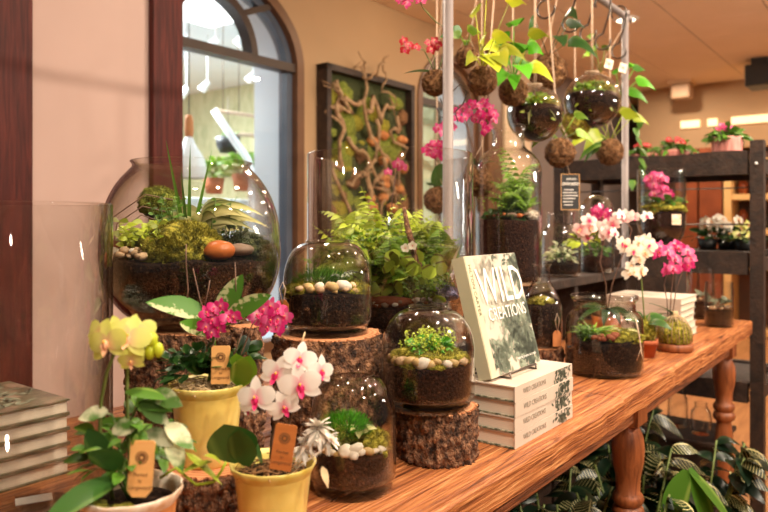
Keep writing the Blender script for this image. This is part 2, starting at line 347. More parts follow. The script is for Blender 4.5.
    def build(s, name, mats, parent=None, smooth=True, loc=None, rot=None):
        me = bpy.data.meshes.new(name); me.from_pydata(s.v, [], s.f); me.validate(clean_customdata=False)
        if not isinstance(mats, (list, tuple)): mats = [mats]
        for x in mats: me.materials.append(M[x] if isinstance(x, str) else x)
        if len(me.polygons) == len(s.m): me.polygons.foreach_set('material_index', s.m)
        ul = me.uv_layers.new(name='UVMap')
        idx = [0]*len(me.loops); me.loops.foreach_get('vertex_index', idx)
        fl = []
        for i in idx: fl += s.uv[i]
        ul.data.foreach_set('uv', fl)
        if smooth: me.polygons.foreach_set('use_smooth', [True]*len(me.polygons))
        if smooth == 'auto':
            pass
        me.update()
        o = bpy.data.objects.new(name, me); COL.objects.link(o)
        if parent: o.parent = parent
        if loc is not None: o.location = loc
        if rot is not None: o.rotation_euler = rot
        return o
_ico = {}
def ICO(sub):
    if sub in _ico: return _ico[sub]
    import bmesh
    bm = bmesh.new(); bmesh.ops.create_icosphere(bm, subdivisions=sub, radius=1)
    bm.verts.ensure_lookup_table()
    r = ([v.co.copy() for v in bm.verts], [tuple(v.index for v in f.verts) for f in bm.faces]); bm.free()
    _ico[sub] = r; return r
def thing(name, label, cat, loc, rz=0.0, group=None):
    o = bpy.data.objects.new(name, None); COL.objects.link(o); o.location = loc; o.rotation_euler = (0, 0, rz)
    o.empty_display_size = 0.05
    return tag(o, label, cat, group)
def tag(o, label, cat, group=None, kind=None):
    o['label'] = label; o['category'] = cat
    if group: o['group'] = group
    if kind: o['kind'] = kind
    return o
def struct(o): o['kind'] = 'structure'; return o
def dup(o, parent, loc, rot=(0, 0, 0), sc=1.0):
    c = o.copy(); COL.objects.link(c); c.parent = parent; c.location = loc; c.rotation_euler = rot
    c.scale = (sc, sc, sc) if not isinstance(sc, (tuple, list)) else sc
    return c
def edgebox(name, mats, size, parent=None, loc=(0, 0, 0), rz=0, bevel=0.004, seg=2, sub=0):
    b = MB(); b.box((0, 0, 0), size); o = b.build(name, mats, parent, smooth=False, loc=loc, rot=(0, 0, rz))
    if bevel:
        md = o.modifiers.new('bevel', 'BEVEL'); md.width = bevel; md.segments = seg
    return o
def text_mesh(name, s, size, mat, parent, loc, rot, extrude=0.0003, sx=1.0, align='CENTER', bold=0.0):
    cu = bpy.data.curves.new('lettering', 'FONT'); cu.body = s; cu.size = size; cu.align_x = align; cu.align_y = 'CENTER'
    cu.extrude = extrude; cu.resolution_u = 2; cu.offset = bold
    tmp = bpy.data.objects.new('lettering', cu); COL.objects.link(tmp)
    bpy.context.view_layer.update()
    me = bpy.data.meshes.new_from_object(tmp.evaluated_get(bpy.context.evaluated_depsgraph_get()))
    COL.objects.unlink(tmp); bpy.data.objects.remove(tmp)
    me.materials.clear(); me.materials.append(M[mat])
    o = bpy.data.objects.new(name, me); COL.objects.link(o); o.parent = parent; o.location = loc; o.rotation_euler = rot; o.scale = (sx, 1, 1)
    return o
def arc(p0, p1, sag, n=8, side=(0, 0, 1)):
    p0, p1, s = Vector(p0), Vector(p1), Vector(side)
    return [p0.lerp(p1, i/n)+s*(sag*4*(i/n)*(1-i/n)) for i in range(n+1)]
# ================================================================== the room shell
def slab(name, t0, t1, n0, n1, h0, h1, mat, bevel=0.0, parent=None):
    o = edgebox(name, mat, (t1-t0, n1-n0, h1-h0), parent, T((t0+t1)/2, (n0+n1)/2, (h0+h1)/2), ANG, bevel)
    return o
struct(slab('floor', -3, 10, -5, 9.5, -CAM-0.1, -CAM, 'floor'))
# suspended ceiling: tiles in a metal grid, seams as real grooves between the tiles
cb = MB()
t = -3.0+0.3
while t < 9.6:
    n = 1.457-0.6*7
    while n < 2.9:
        n1 = min(n+1.2 if False else n+0.6, 3.0)
        cb.box(((t+0.3)-3, (n+n1)/2, 0.02), (0.591, (n1-n)-0.009, 0.04)); n += 0.6
    t += 0.6
M['ceil'] = vmat('ceiling_tile', [srgb(232, 212, 188), srgb(238, 218, 196)], 3, 0.85)
M['ceil_groove'] = vmat('ceiling_grid', [srgb(96, 72, 56), srgb(104, 80, 62)], 8, 0.7)
struct(cb.build('ceiling', 'ceil', None, False, T(3, 0, CEIL), (0, 0, ANG)))
struct(slab('ceiling_grid', -3, 9.6, -3, 3.0, CEIL+0.006, CEIL+0.05, 'ceil_groove')).name = 'trim_ceiling'

M['dark_bar'] = vmat('dark_glazing_bar', [srgb(56, 42, 34), srgb(66, 50, 40)], 6, 0.45)
def arch_wall(name, t0, t1, n0, n1, mat, holes):
    """a wall with arched openings: holes = (centre t, half width, sill h, spring h, rise)"""
    b = MB(); ts = {t0, t1}
    for c, a, sill, sp, ri in holes:
        for i in range(33): ts.add(c-a*math.cos(PI*i/32))
    ts = sorted(ts)
    def hole(tt):
        for c, a, sill, sp, ri in holes:
            if c-a-1e-6 <= tt <= c+a+1e-6: return (sill, sp+ri*math.sqrt(max(0, 1-((tt-c)/a)**2)))
        return None
    lo, hi = -CAM, CEIL+0.05
    def prism(ta, tb, la, lb, ua, ub):
        vs = []
        for nn in (n0, n1): vs += [(ta, nn, la), (tb, nn, lb), (tb, nn, ub), (ta, nn, ua)]
        b.add(vs, [(0, 1, 2, 3), (7, 6, 5, 4), (0, 4, 5, 1), (3, 2, 6, 7), (0, 3, 7, 4), (1, 5, 6, 2)])
    for ta, tb in zip(ts, ts[1:]):
        h = hole((ta+tb)/2)
        if h is None: prism(ta, tb, lo, lo, hi, hi)
        else:
            ha, hb = hole(ta+1e-5 if hole(ta) is None else ta), hole(tb-1e-5 if hole(tb) is None else tb)
            prism(ta, tb, lo, lo, h[0], h[0]); prism(ta, tb, ha[1], hb[1], hi, hi)
    return struct(b.build(name, mat, None, False, W(0, 0, 0), (0, 0, ANG)))
H1 = (2.436, 0.674, -0.75, 0.93, 0.50)
H2 = (4.84, 0.50, -0.75, 0.93, 0.42)
arch_wall('wall_left', -3, 9.45, 3.0, 3.06, 'tan', [H1, H2])
H1b = (2.436, 0.66, -0.75, 0.93, 0.49); H2b = (4.84, 0.49, -0.75, 0.93, 0.41)
arch_wall('wall_left_reveal', -3, 9.45, 3.0605, 3.42, 'white_wall', [H1b, H2b]).name = 'wall_next_room'
def arch_window(name, Hh, inner, wfr=0.06, inmat='gasket'):
    c, a, sill, sp, ri = Hh
    e = thing(name, 'x', 'x', W(0, 0, 0), ANG); del e['label']; del e['category']; struct(e)
    def bar(b, pts, wd, n0=2.985, n1=3.075):
        # a flat bar following pts (t,h), wd wide in the wall's plane
        k = len(pts); vs = []
        for i, (tt, hh) in enumerate(pts):
            p0 = pts[max(i-1, 0)]; p1 = pts[min(i+1, k-1)]; dx, dy = p1[0]-p0[0], p1[1]-p0[1]; L = math.hypot(dx, dy); nx, ny = -dy/L*wd/2, dx/L*wd/2
            vs += [(tt+nx, n0, hh+ny), (tt-nx, n0, hh-ny), (tt-nx, n1, hh-ny), (tt+nx, n1, hh+ny)]
        fs = []
        for i in range(k-1):
            for j in range(4): fs.append((i*4+j, i*4+(j+1) % 4, (i+1)*4+(j+1) % 4, (i+1)*4+j))
        fs += [(0, 1, 2, 3), ((k-1)*4+3, (k-1)*4+2, (k-1)*4+1, (k-1)*4)]
        b.add(vs, fs)
    def arcpts(cc, aa, bb, n=28): return [(cc-aa*math.cos(PI*i/n), sp+bb*math.sin(PI*i/n)) for i in range(n+1)]
    b = MB(); aa, bb = a-wfr/2, ri-wfr/2
    bar(b, [(c-aa, sill)]+arcpts(c, aa, bb)+[(c+aa, sill)], wfr); bar(b, [(c-aa, sill+0.03), (c+aa, sill+0.03)], 0.06)
    b.build('window_frame', 'frame_brown', e, False)
    b = MB(); aa, bb = a-wfr-0.022, ri-wfr-0.022
    bar(b, [(c-aa, sill)]+arcpts(c, aa, bb)+[(c+aa, sill)], 0.045, 3.03, 3.10)
    b.build('inner_frame', inmat, e, False)
    b = MB(); bar(b, [(c-a+wfr, sp), (c+a-wfr, sp)], 0.05, 3.0, 3.08)
    if inner:
        bar(b, arcpts(c, inner, inner*1.1), 0.045, 3.0, 3.08)
        for ang in (48, 90, 132):
            x, y = math.cos(math.radians(ang)), math.sin(math.radians(ang))
            bar(b, [(c+x*inner, sp+y*inner*1.1), (c+x*(a-wfr), sp+y*(ri-wfr))], 0.035, 3.0, 3.08)
    b.build('glazing_bar', 'dark_bar', e, False)
    b = MB()
    pts = [(c+aa, sill)]+[(c+aa*math.cos(PI*i/28), sp+bb*math.sin(PI*i/28)) for i in range(29)]+[(c-aa, sill)]
    k = len(pts)
    b.add([(p[0], 3.05, p[1]) for p in pts]+[(p[0], 3.056, p[1]) for p in pts], [tuple(range(k)), tuple(range(2*k-1, k-1, -1))]+[(i, (i+1) % k, k+(i+1) % k, k+i) for i in range(k)])
    b.build('pane', 'pane', e, False)
    return e
arch_window('window_1', H1, 0.29)
arch_window('window_2', H2, 0.0, 0.06, 'frame_brown')
# pink pier in front of the long wall, edged with dark red boards
struct(slab('wall_pier', 0.55, 1.76, 2.42, 2.98, -CAM, CEIL, 'pink'))
struct(slab('trim_1', 0.50, 1.165, 2.385, 2.419, -CAM, CEIL, 'dark_trim', 0.004))
struct(slab('trim_2', 1.635, 1.775, 2.385, 2.419, -CAM, CEIL, 'dark_trim', 0.004))
struct(slab('trim_3', 5.36, 5.62, 2.95, 2.999, -CAM, CEIL, 'frame_brown', 0.004))
struct(slab('wall_pilaster', 5.625, 6.15, 2.93, 2.999, -CAM, CEIL, 'cream'))
struct(slab('wall_grey', 6.155, 9.4, 2.94, 2.999, -CAM, CEIL, 'greywall'))
# back of the shop
struct(slab('wall_back', 9.4, 9.5, -4.5, 3.0, -CAM, CEIL+0.05, 'tan'))
struct(slab('trim_bulkhead', 8.3, 9.39, -4.4, 2.6, 0.80, CEIL-0.001, 'tan', 0.01))

# ------------------------------------------------------------------ the next room, seen through the arches
struct(slab('wall_green', 5.26, 5.34, 3.45, 8.6, -CAM, CEIL, 'greenpaper'))
struct(slab('wall_far', 0.0, 5.25, 8.6, 8.7, -CAM, CEIL, 'white_wall'))
struct(slab('ceiling_next_room', -0.5, 5.35, 3.43, 8.7, CEIL, CEIL+0.04, 'white_wall'))
M['panel_glow'] = emat('light_panel', (1, 1, 1), 4.0)
M['bulb_glow'] = emat('lamp_glow', (1.0, 0.93, 0.8), 14.0)
M['warm_glow'] = emat('warm_lamp_glow', (1.0, 0.84, 0.62), 9.0)
M['strip_glow'] = emat('warm_strip_glow', (1.0, 0.74, 0.42), 1.5)
o = slab('ceiling_light_panel', 2.35, 3.5, 3.75, 4.35, CEIL-0.03, CEIL-0.001, 'panel_glow', 0.004)
tag(o, 'bright square light panel in white ceiling beyond the arched window', 'ceiling light')
def facing(p, q): return (Vector(q)-Vector(p)).to_track_quat('-Z', 'Y').to_euler()
for k, (u, v, Y, lb) in enumerate([(184, 92, 5.6, 'white track spotlight seen just right of the red trim, lowest of the track'), (205, 86, 5.75, 'white track spotlight beside the lamp cord beyond the arched window'),
        (251, 77, 5.9, 'white track spotlight shining beside the pale window reveal'), (181, 54, 4.8, 'white track spotlight just under the brown transom by the red trim'),
        (213, 44, 5.0, 'white spotlight seen in the arch above the transom, left one'), (241, 39, 5.1, 'white spotlight seen inside the curved arch bar, right one')]):
    p = U(u, v, Y)
    e = thing('track_light', lb, 'spotlight', p, 0, 'spotlights in the next room')
    X = Matrix.Rotation(math.radians(40), 4, 'Y')
    b = MB(); b.lathe([(0.0, 0.05), (0.022, 0.05), (0.036, -0.04), (0.036, -0.05)], 14, 0, X); b.tube([(0.02, 0, 0.03), (0.02, 0, CEIL+CAM-p.z-0.001)], 0.006); b.build('lamp_head', 'white_metal', e)
    b = MB(); b.lathe([(0.0, -0.049), (0.034, -0.049)], 14, 0, X); b.build('lamp_lens', 'bulb_glow', e)
# leaning white tube, rack and plants in the next room
b = MB(); b.tube([U(214, 110, 4.9), U(232, 137, 4.9), U(247, 158, 4.9), U(252, 175, 4.9), U(252.5, 230, 4.9)], 0.027, seg=10)
tag(b.build('white_pipe', 'white_metal'), 'bent white pipe leaning behind the arched window pane', 'pipe')
e = thing('hanging_rack', 'pale wooden two-bar rack hanging in front of green wallpaper', 'rack', U(238, 134, 5.3))
o0 = e.location
for v0, v1, ua in ((111, 117, 217), (134, 136, 233)):
    b = MB(); b.tube([U(ua, v0, 5.2)-o0, U(262, v1, 5.5)-o0], 0.016, seg=8); b.build('rack_bar', 'cord', e)
for uu in (223, 239, 256):
    b = MB(); b.tube([U(uu, 112, 5.3)-o0, Vector((U(uu, 112, 5.3)-o0).to_tuple()[:2]+(CEIL+CAM-o0.z,))], 0.004, seg=5); b.build('rack_cord', 'dark_metal', e)
def leafy(mb, c, rad, n, L, w, m, rng, droop=0.4, shape='oval', lower=-0.3, seg=5, up=0.3, fold=0.15):
    for i in range(n):
        z = rng.uniform(lower, 1); a = rng.uniform(0, 2*PI); q = math.sqrt(max(0, 1-z*z)); k = rng.uniform(0.35, 1)
        p = Vector((c[0]+q*math.cos(a)*rad[0]*k, c[1]+q*math.sin(a)*rad[1]*k, c[2]+z*rad[2]*k))
        d = Vector((q*math.cos(a)+rng.uniform(-.5, .5), q*math.sin(a)+rng.uniform(-.5, .5), z*0.5+up+rng.uniform(-.3, .3)))
        s = rng.uniform(0.7, 1.2)
        mb.leaf(p, d, L*s, w*s, droop*rng.uniform(.5, 1.5), m, shape, seg, fold, (rng.uniform(-.6, .6), rng.uniform(-1.1, .2), .8))
rng = random.Random(5)
e = thing('hanging_planter', 'black round pot hanging on a cord beyond the arched window', 'planter', U(228, 153, 5.2))
b = MB(); b.lathe([(0, 0), (0.06, 0), (0.085, 0.05), (0.09, 0.12), (0.082, 0.12), (0.075, 0.09), (0, 0.09)], 20); b.build('pot', 'pot_black', e)
b = MB(); b.tube([(0, 0, 0.1), (0, 0, 0.42)], 0.003); b.build('hanging_cord', 'dark_metal', e)
b = MB(); leafy(b, (0, 0, 0.12), (0.07, 0.07, 0.04), 30, 0.06, 0.03, 0, rng); b.build('foliage', 'lf_green', e)
for k, (u, v, Y, s, lb) in enumerate([(243, 174, 5.0, 0.11, 'bushy green plant on a pot beyond the window, beside the white pipe'), (214, 178, 5.3, 0.09, 'small green plant behind the bowl, beyond the arched window'), (266, 178, 5.45, 0.09, 'green plant with reddish pot at the window reveal')]):
    p = U(u, v, Y); e = thing('potted_plant', lb, 'plant', p, 0, 'plants in the next room')
    b = MB(); b.lathe([(0, -0.12), (0.06, -0.12), (0.08, 0), (0.07, 0), (0.06, -0.02), (0, -0.02)], 18); b.build('pot', 'terracotta', e)
    b = MB(); leafy(b, (0, 0, 0.04), (s, s, s), 90, 0.09, 0.04, 0, rng); b.build('foliage', 'lf_mid', e)
ct = slab('display_counter', 1.9, 4.9, 4.6, 5.25, -CAM, U(216, 178, 5.1).z-CAM-0.125, 'white_wall', 0.01)
tag(ct, 'long white counter in the next room beyond the arched window', 'counter')
for v0, v1, lb in ((125, 129, 'upper white slat behind the second arched window'), (150, 152, 'middle white slat behind the second arched window'), (164, 166, 'lower white slat behind the second arched window')):
    p0, p1 = T(ray_n(414, 3.6), 3.6, 0), T(ray_n(492, 3.6), 3.6, 0)
    h = -((v0+v1)/2-222)/F*(p0.y+p1.y)/2
    o = slab('window_slat', ray_n(405, 3.6), 5.2, 3.58, 3.62, h-.03, h+.03, 'white_metal', .003); tag(o, lb, 'slat', 'white slats in the next room')
# pendant lamp beyond the window
p = U(189, 128, 4.6)
e = thing('pendant_lamp', 'copper pendant lamp with pale glass shade behind the bowl', 'lamp', p)
b = MB(); b.tube([(0, 0, 0.05), (0, 0, CEIL+CAM-p.z)], 0.004); b.build('lamp_cord', 'black', e)
b = MB(); b.lathe([(0, 0.09), (0.02, 0.085), (0.028, 0.05), (0.03, -0.03), (0.022, -0.06), (0, -0.06)], 16); b.build('lamp_socket', 'kraft', e)
b = MB(); b.lathe([(0.022, -0.06), (0.05, -0.12), (0.1, -0.2), (0.115, -0.28), (0.1, -0.33), (0.09, -0.33)], 24); b.build('lamp_shade', 'white_metal', e)

# ------------------------------------------------------------------ living wall picture on the tan wall
ta, tb = ray_n(322, 2.95), ray_n(410, 2.95)
def hv(u, v, n):
    t_ = ray_n(u, n); Y = TDY*t_+TDX*n
    return -(v-222)/F*Y
ht = (hv(323, 66, 2.95)+hv(409, 84, 2.95))/2
e = thing('living_wall_panel', 'framed dark moss panel with twisting branches on the tan wall', 'wall art', T((ta+tb)/2, 2.95, ht-0.55), ANG)
wd = tb-ta
b = MB()
for x, z, sx, sz in ((-wd/2+.02, 0, .04, 1.1), (wd/2-.02, 0, .04, 1.1), (0, .53, wd, .04), (0, -.53, wd, .04)): b.box((x, 0, z), (sx, .09, sz))
b.build('frame', 'dark_shelf', e, False)
b = MB(); b.box((0, 0.03, 0), (wd-.08, .03, 1.02)); b.build('back_board', 'moss_dark', e, False)
rng = random.Random(11)
bs = [MB() for _ in range(4)]
for i in range(95):
    x, z = rng.uniform(-wd/2+.08, wd/2-.08), rng.uniform(-.46, .46)
    k = rng.choice([0, 0, 1, 1, 2, 3]); r = rng.uniform(.04, .09)
    bs[k].blob((x, 0.01, z), (r, .035, r*rng.uniform(.7, 1.3)), 2, .3, 2, 0, i)
for k, mt in enumerate(('moss_dark', 'moss', 'moss_gold', 'moss_brown')): bs[k].build('moss', mt, e)
def wander(p, q, n, j, rng): 
    p, q = Vector(p), Vector(q); out = []
    o = rng.uniform(0, 50)
    for i in range(n+1):
        x = p.lerp(q, i/n); f = math.sin(PI*i/n)
        out.append(x+Vector((noise.noise((i*.33+o, 0, 0))*j*f*2, noise.noise((0, i*.33+o, 0))*j*.3, noise.noise((0, 0, i*.33+o))*j*f*2)))
    return out
br = [((-.05, -.05, -.5), (-.12, -.06, .62), .02), ((-.12, -.05, .35), (-.42, -.05, .28), .018), ((-.42, -.05, .3), (-.3, -.04, -.5), .018), ((-.1, -.06, .3), (.22, -.06, .36), .018),
      ((-.3, -.05, .1), (.3, -.06, -.3), .016), ((.0, -.06, .25), (.32, -.05, -.45), .014), ((-.1, -.06, .5), (.12, -.08, .7), .010), ((.05, -.07, .62), (.22, -.06, .3), .009), ((-.15, -.06, .5), (-.22, -.08, .66), .008),
      ((.25, -.05, .3), (.3, -.05, -.2), .014), ((-.42, -.05, .45), (-.36, -.05, .1), .014), ((.08, -.06, .0), (.05, -.05, -.5), .016), ((-.3, -.04, -.2), (-.05, -.06, -.1), .014), ((-.5, -.09, .42), (-.36, -.05, .36), .005)]
for p_, q_, r in br:
    b = MB(); sx = wd/1.0
    b.tube(wander((p_[0]*sx, p_[1], p_[2]), (q_[0]*sx, q_[1], q_[2]), 14, .11, rng), r, r*.45, 7); b.build('branch', 'twig', e)
M['shelf_fungus'] = vmat('orange_dried_fungus', [srgb(150, 86, 40), srgb(206, 140, 80)], 30, 0.8, 0.4, 60)
for i in range(12):
    x, z = rng.uniform(-.05, .4)*wd, rng.uniform(-.4, .2)
    b = MB(); b.blob((x, -.03, z), (.045, .04, .035), 2, .4, 2.5, 0, i+40); b.build('dried_fungus', 'shelf_fungus', e)

# ------------------------------------------------------------------ ceiling fittings
def downlight(t, n, lb, r=0.09):
    e = thing('ceiling_light', lb, 'ceiling light', T(t, n, CEIL), 0, 'round ceiling downlights')
    b = MB(); b.lathe([(r*.8, -.012), (r, -.014), (r*1.12, -.004), (r*1.12, -0.0005)], 32); b.build('ring', 'white_metal', e)
    b = MB(); b.lathe([(0, -.008), (r*.8, -.008)], 32); b.build('lens', 'warm_glow', e)
def CT(u, v):
    Y = CEIL*F/(222-v); X = (u-384)/F*Y
    return TDX*X+TDY*Y, -TDY*X+TDX*Y
t_, n_ = CT(626, 19)
downlight(t_, n_, 'round white ceiling downlight shining right behind the rail end', 0.085)
t_, n_ = CT(318, -8)
downlight(t_, n_, 'round ceiling downlight at the top edge above the tan wall', 0.085)
t_, n_ = CT(762, 60)
e = thing('ceiling_speaker', 'black box speaker hanging from the ceiling at right edge', 'speaker', T(t_, n_, CEIL), ANG)
b = MB(); b.box((0, 0, -.03), (.3, .14, .06)); b.build('mount', 'black', e, False)
p = U(772, 76, 4.9)-T(t_, n_, CEIL); 
edgebox('speaker_body', 'black', (.34, .24, .2), e, (0, 0, -.16), 0, .01)
M['ceil_groove2'] = vmat('tan_plastic', [srgb(176, 142, 112), srgb(184, 150, 118)], 10, 0.6)
p = U(682, 108, 7.6)
e = thing('smoke_detector', 'small cream box detector on the ceiling at the far wall', 'detector', (p.x, p.y, CEIL+CAM), ANG)
edgebox('detector_body', 'ceil_groove2', (.2, .2, .16), e, (0, 0, -.12), 0, .03, 3); b = MB(); b.box((0, 0, -.02), (.24, .24, .04)); b.build('base_plate', 'cream', e, False)
# lit strips under the far bulkhead
for i, (n0, n1) in enumerate(((0.9, 1.60), (1.74, 1.84), (1.92, 2.12), (-2.3, -1.1))):
    o = slab('strip_light', 8.26, 8.298, n0, n1, 1.05, 1.13, 'strip_glow', 0.004)
    tag(o, ['long warm lit strip on the far bulkhead by the right edge', 'short warm lit strip above the pink pot on the far bulkhead', 'shortest warm lit strip on the far bulkhead, toward the grey wall', 'long warm lit strip at the far right end of the bulkhead'][i], 'strip light', 'lit strips on the far bulkhead')
# ------------------------------------------------------------------ far cabinets
M['cab_orange'] = vmat('orange_cabinet', [srgb(124, 58, 24), srgb(146, 72, 32)], 6, 0.45)
M['cab_cream'] = vmat('cream_cabinet', [srgb(222, 178, 112), srgb(232, 190, 126)], 6, 0.5)
M['cab_dark'] = vmat('cabinet_inside', [srgb(70, 44, 28), srgb(96, 60, 38)], 6, 0.6)
M['red_cloth'] = vmat('red_fabric', [srgb(120, 16, 14), srgb(160, 28, 22)], 10, 0.8)
e = thing('shelf_cabinet', 'tall cream shelf cabinet with orange doors against the far wall', 'cabinet', T(8.0, 1.0, -CAM), ANG)
def cb2(name, x0, x1, y0, y1, z0, z1, mt): 
    b = MB(); b.box(((x0+x1)/2, (y0+y1)/2, (z0+z1)/2), (x1-x0, y1-y0, z1-z0)); return b.build(name, mt, e, False)
cb2('back_panel', .38, .42, -1.6, 1.1, 0, 1.95, 'cab_dark')
for z in (.02, .7, 1.06, 1.42, 1.78): cb2('shelf', 0, .38, -1.6, .55, z, z+.06, 'cab_cream')
for y in (-1.6, -1.0, -.45, .1, .55): cb2('upright', -.01, .38, y, y+.07, 0, 1.98, 'cab_cream')
for y in (.64, .88): cb2('door', -.01, .36, y, y+.22, 0, 1.98, 'cab_orange')
rng = random.Random(3)
k = 0
for zi, z in enumerate((.76, 1.12, 1.48)):
    for yi, y in enumerate((-.27, -.14, .22, .36, .47)):
        k += 1; hh = rng.uniform(.1, .22)
        b = MB(); b.lathe([(0, 0), (.045, 0), (.05, hh*.7), (.02, hh), (0, hh)], 12)
        o = b.build('storage_jar', rng.choice(['cab_dark', 'black', 'peb_g', 'cab_orange']), None, True, T(8.18, 1.0+y, z-CAM))
        tag(o, '%s small jar from the right on the %s shelf of the far cabinet' % (('first', 'second', 'third', 'fourth', 'fifth')[yi], ('lower', 'middle', 'upper')[zi]), 'jar', 'jars on the far cabinet shelves')
e = thing('red_armchair', 'red cloth armchair standing far back past the dark post', 'chair', T(6.4, -0.25, -CAM), ANG+PI)
edgebox('seat', 'red_cloth', (.7, .7, .25), e, (0, 0, .32), 0, .05, 3); edgebox('backrest', 'red_cloth', (.2, .7, .95), e, (-.3, 0, .75), 0, .06, 3)
for s in (-1, 1): edgebox('armrest', 'red_cloth', (.6, .14, .5), e, (.05, s*.36, .45), 0, .05, 3)
for sx in (-1, 1):
    for sy in (-1, 1): edgebox('leg', 'dark_shelf', (.05, .05, .2), e, (sx*.28, sy*.28, .1), 0, .005)

# ================================================================== the table
e = thing('farm_table', 'long rustic orange-brown plank table with turned legs', 'table', T(1.6, .93, -CAM), ANG)
tz = CAM+TH                                                  # table top height
def plank(b, x0, x1, y0, y1, seed, front=False):
    nx = max(2, int((x1-x0)/.035)); vs = []; fs = []
    for i in range(nx+1):
        x = x0+(x1-x0)*i/nx
        wob = (0.004*noise.noise((x*7, seed, 0))+.003*noise.noise((x*22, seed, 3))) if front else 0.0008*noise.noise((x*6, seed, 0))
        ya = y0+wob; zt = tz; c = .006+(.003*noise.noise((x*15, 5, seed)) if front else 0)
        if not front: c = .002
        zb = tz-.052+(.003*noise.noise((x*12, 9, seed)) if front else 0)
        vs += [(x, ya, zb), (x, ya-.0, tz-c*1.2), (x, ya+c, zt), (x, y1-.002, zt), (x, y1, tz-.002), (x, y1, zb)]
    for i in range(nx):
        for j in range(6): fs.append((i*6+j, (i+1)*6+j, (i+1)*6+(j+1) % 6, i*6+(j+1) % 6))
    fs += [(5, 4, 3, 2, 1, 0), tuple(nx*6+j for j in range(6))]
    b.add(vs, fs)
L0, L1 = -1.5, 1.48
y0 = .516-.93
b = MB(); J = 1.555-1.6
plank(b, L0, J-.0015, y0, y0+.135, 1, True); plank(b, J+.0015, L1, y0+.004, y0+.135, 7, True)
ys = [y0+.137, y0+.28, y0+.425, y0+.56, y0+.70, 1.35-.93]
for k, (a, c) in enumerate(zip(ys, ys[1:])): plank(b, L0, L1-.004*(k % 2), a, c-.0045, 20+k)
b.build('table_top', 'wood', e, False)
for y, nm in ((y0+.035, 'front'), (1.35-.93-.04, 'back')):
    b = MB(); b.box(((L0+L1)/2, y+(.02 if nm == 'front' else 0), tz-.052-.0275), (L1-L0-.3, .024, .055)); b.build('apron', 'wood_end', e, False)
for x in (L0+.17, L1-.17):
    b = MB(); b.box((x, (y0+.42)/2, tz-.052-.0275), (.024, .7, .055)); b.build('apron', 'wood_end', e, False)
TLEG = tz-.052
prof = [(0, 0), (.024, 0), (.030, .03), (.036, .05), (.03, .07), (.024, .09), (.030, .16), (.037, .28), (.034, .36), (.027, .43), (.026, .445), (.037, .455), (.040, .467), (.037, .479), (.030, .484), (.036, .492), (.039, .502), (.036, .512), (.029, .52), (.031, .56), (.0385, .60), (.0405, .635), (.038, .66), (.030, .682), (.027, .69), (.030, .695), (.030, .698), (0, .698)]
sc = (TLEG-.065)/.698
def leg(x, y):
    b = MB(); b.lathe([(r, z*sc) for r, z in prof], 28, 0, Matrix.Translation((x, y, 0)))
    b.box((x, y, TLEG-.0325), (.074, .074, .065)); b.build('leg', 'leg_wood', e, smooth=True).modifiers.new('split', 'EDGE_SPLIT').split_angle = math.radians(50)
tl1 = ray_n(628, .585)-1.6
for x in (tl1, 2.89-1.6, -1.35):
    for y in (.585-.93, 1.28-.93): leg(x, y)

# ================================================================== dark shelving unit beyond the table's end
SX, SN = 3.165, .515                                           # near front corner in table coordinates
e = thing('shelving_unit', 'dark brown wooden shelving unit standing beyond the table end', 'shelf unit', T(SX, SN, -CAM), ANG)
ps = .050
for x in (0, .48):
    for y in (0, .84):
        b = MB(); b.box((x, y, (CAM+.33)/2), (ps, ps, CAM+.33)); b.build('post', 'dark_shelf', e, False)
def beam(x0, x1, y0_, y1_, h0, h1, nm='beam'):
    b = MB(); n_ = 16; 
    b.box(((x0+x1)/2, (y0_+y1_)/2, CAM+(h0+h1)/2), (x1-x0, y1_-y0_, h1-h0)); return b.build(nm, 'dark_shelf', e, False)
def ybeam(x, h0, h1):
    b = MB(); vs = []; fs = []; n_ = 14
    for i in range(n_+1):
        y = .034+(.84-.068)*i/n_; q = .004*math.sin(i*.9)
        vs += [(x-.018, y, CAM+h0), (x+.018, y, CAM+h0), (x+.018, y, CAM+h1+q), (x-.018, y, CAM+h1+q)]
    for i in range(n_):
        for j in range(4): fs.append((i*4+j, i*4+(j+1) % 4, (i+1)*4+(j+1) % 4, (i+1)*4+j))
    b.add(vs, fs+[(0, 3, 2, 1), tuple(n_*4+j for j in range(4))]); return b.build('beam', 'dark_shelf', e, False)
for x in (0, .48):
    ybeam(x, .195, .29); ybeam(x, -.215, -.125); ybeam(x, -.735, -.655)
for y in (0, .84):
    for h0, h1 in ((.20, .25), (-.20, -.15), (-.72, -.67)): beam(.034, .446, y-.018, y+.018, h0, h1)
for h in (.225, -.150, -.68): beam(.02, .46, .034, .806, h, h+.02, 'shelf')
b = MB()
b.tube([(0, .034, CAM-.01), (0, .806, CAM-.01)], .004); b.tube([(0, .034, CAM+.14), (0, .806, CAM+.14)], .003); b.build('wire_rail', 'dark_metal', e)
b = MB(); b.blob((-.034, 0, CAM+.235), (.006, .006, .006), 1, 0, 1); b.build('screw_head', 'white_metal', e)
def SH(u, Y, h):                                              # a point on one of its shelves
    return W((u-384)/F*Y, Y, h)
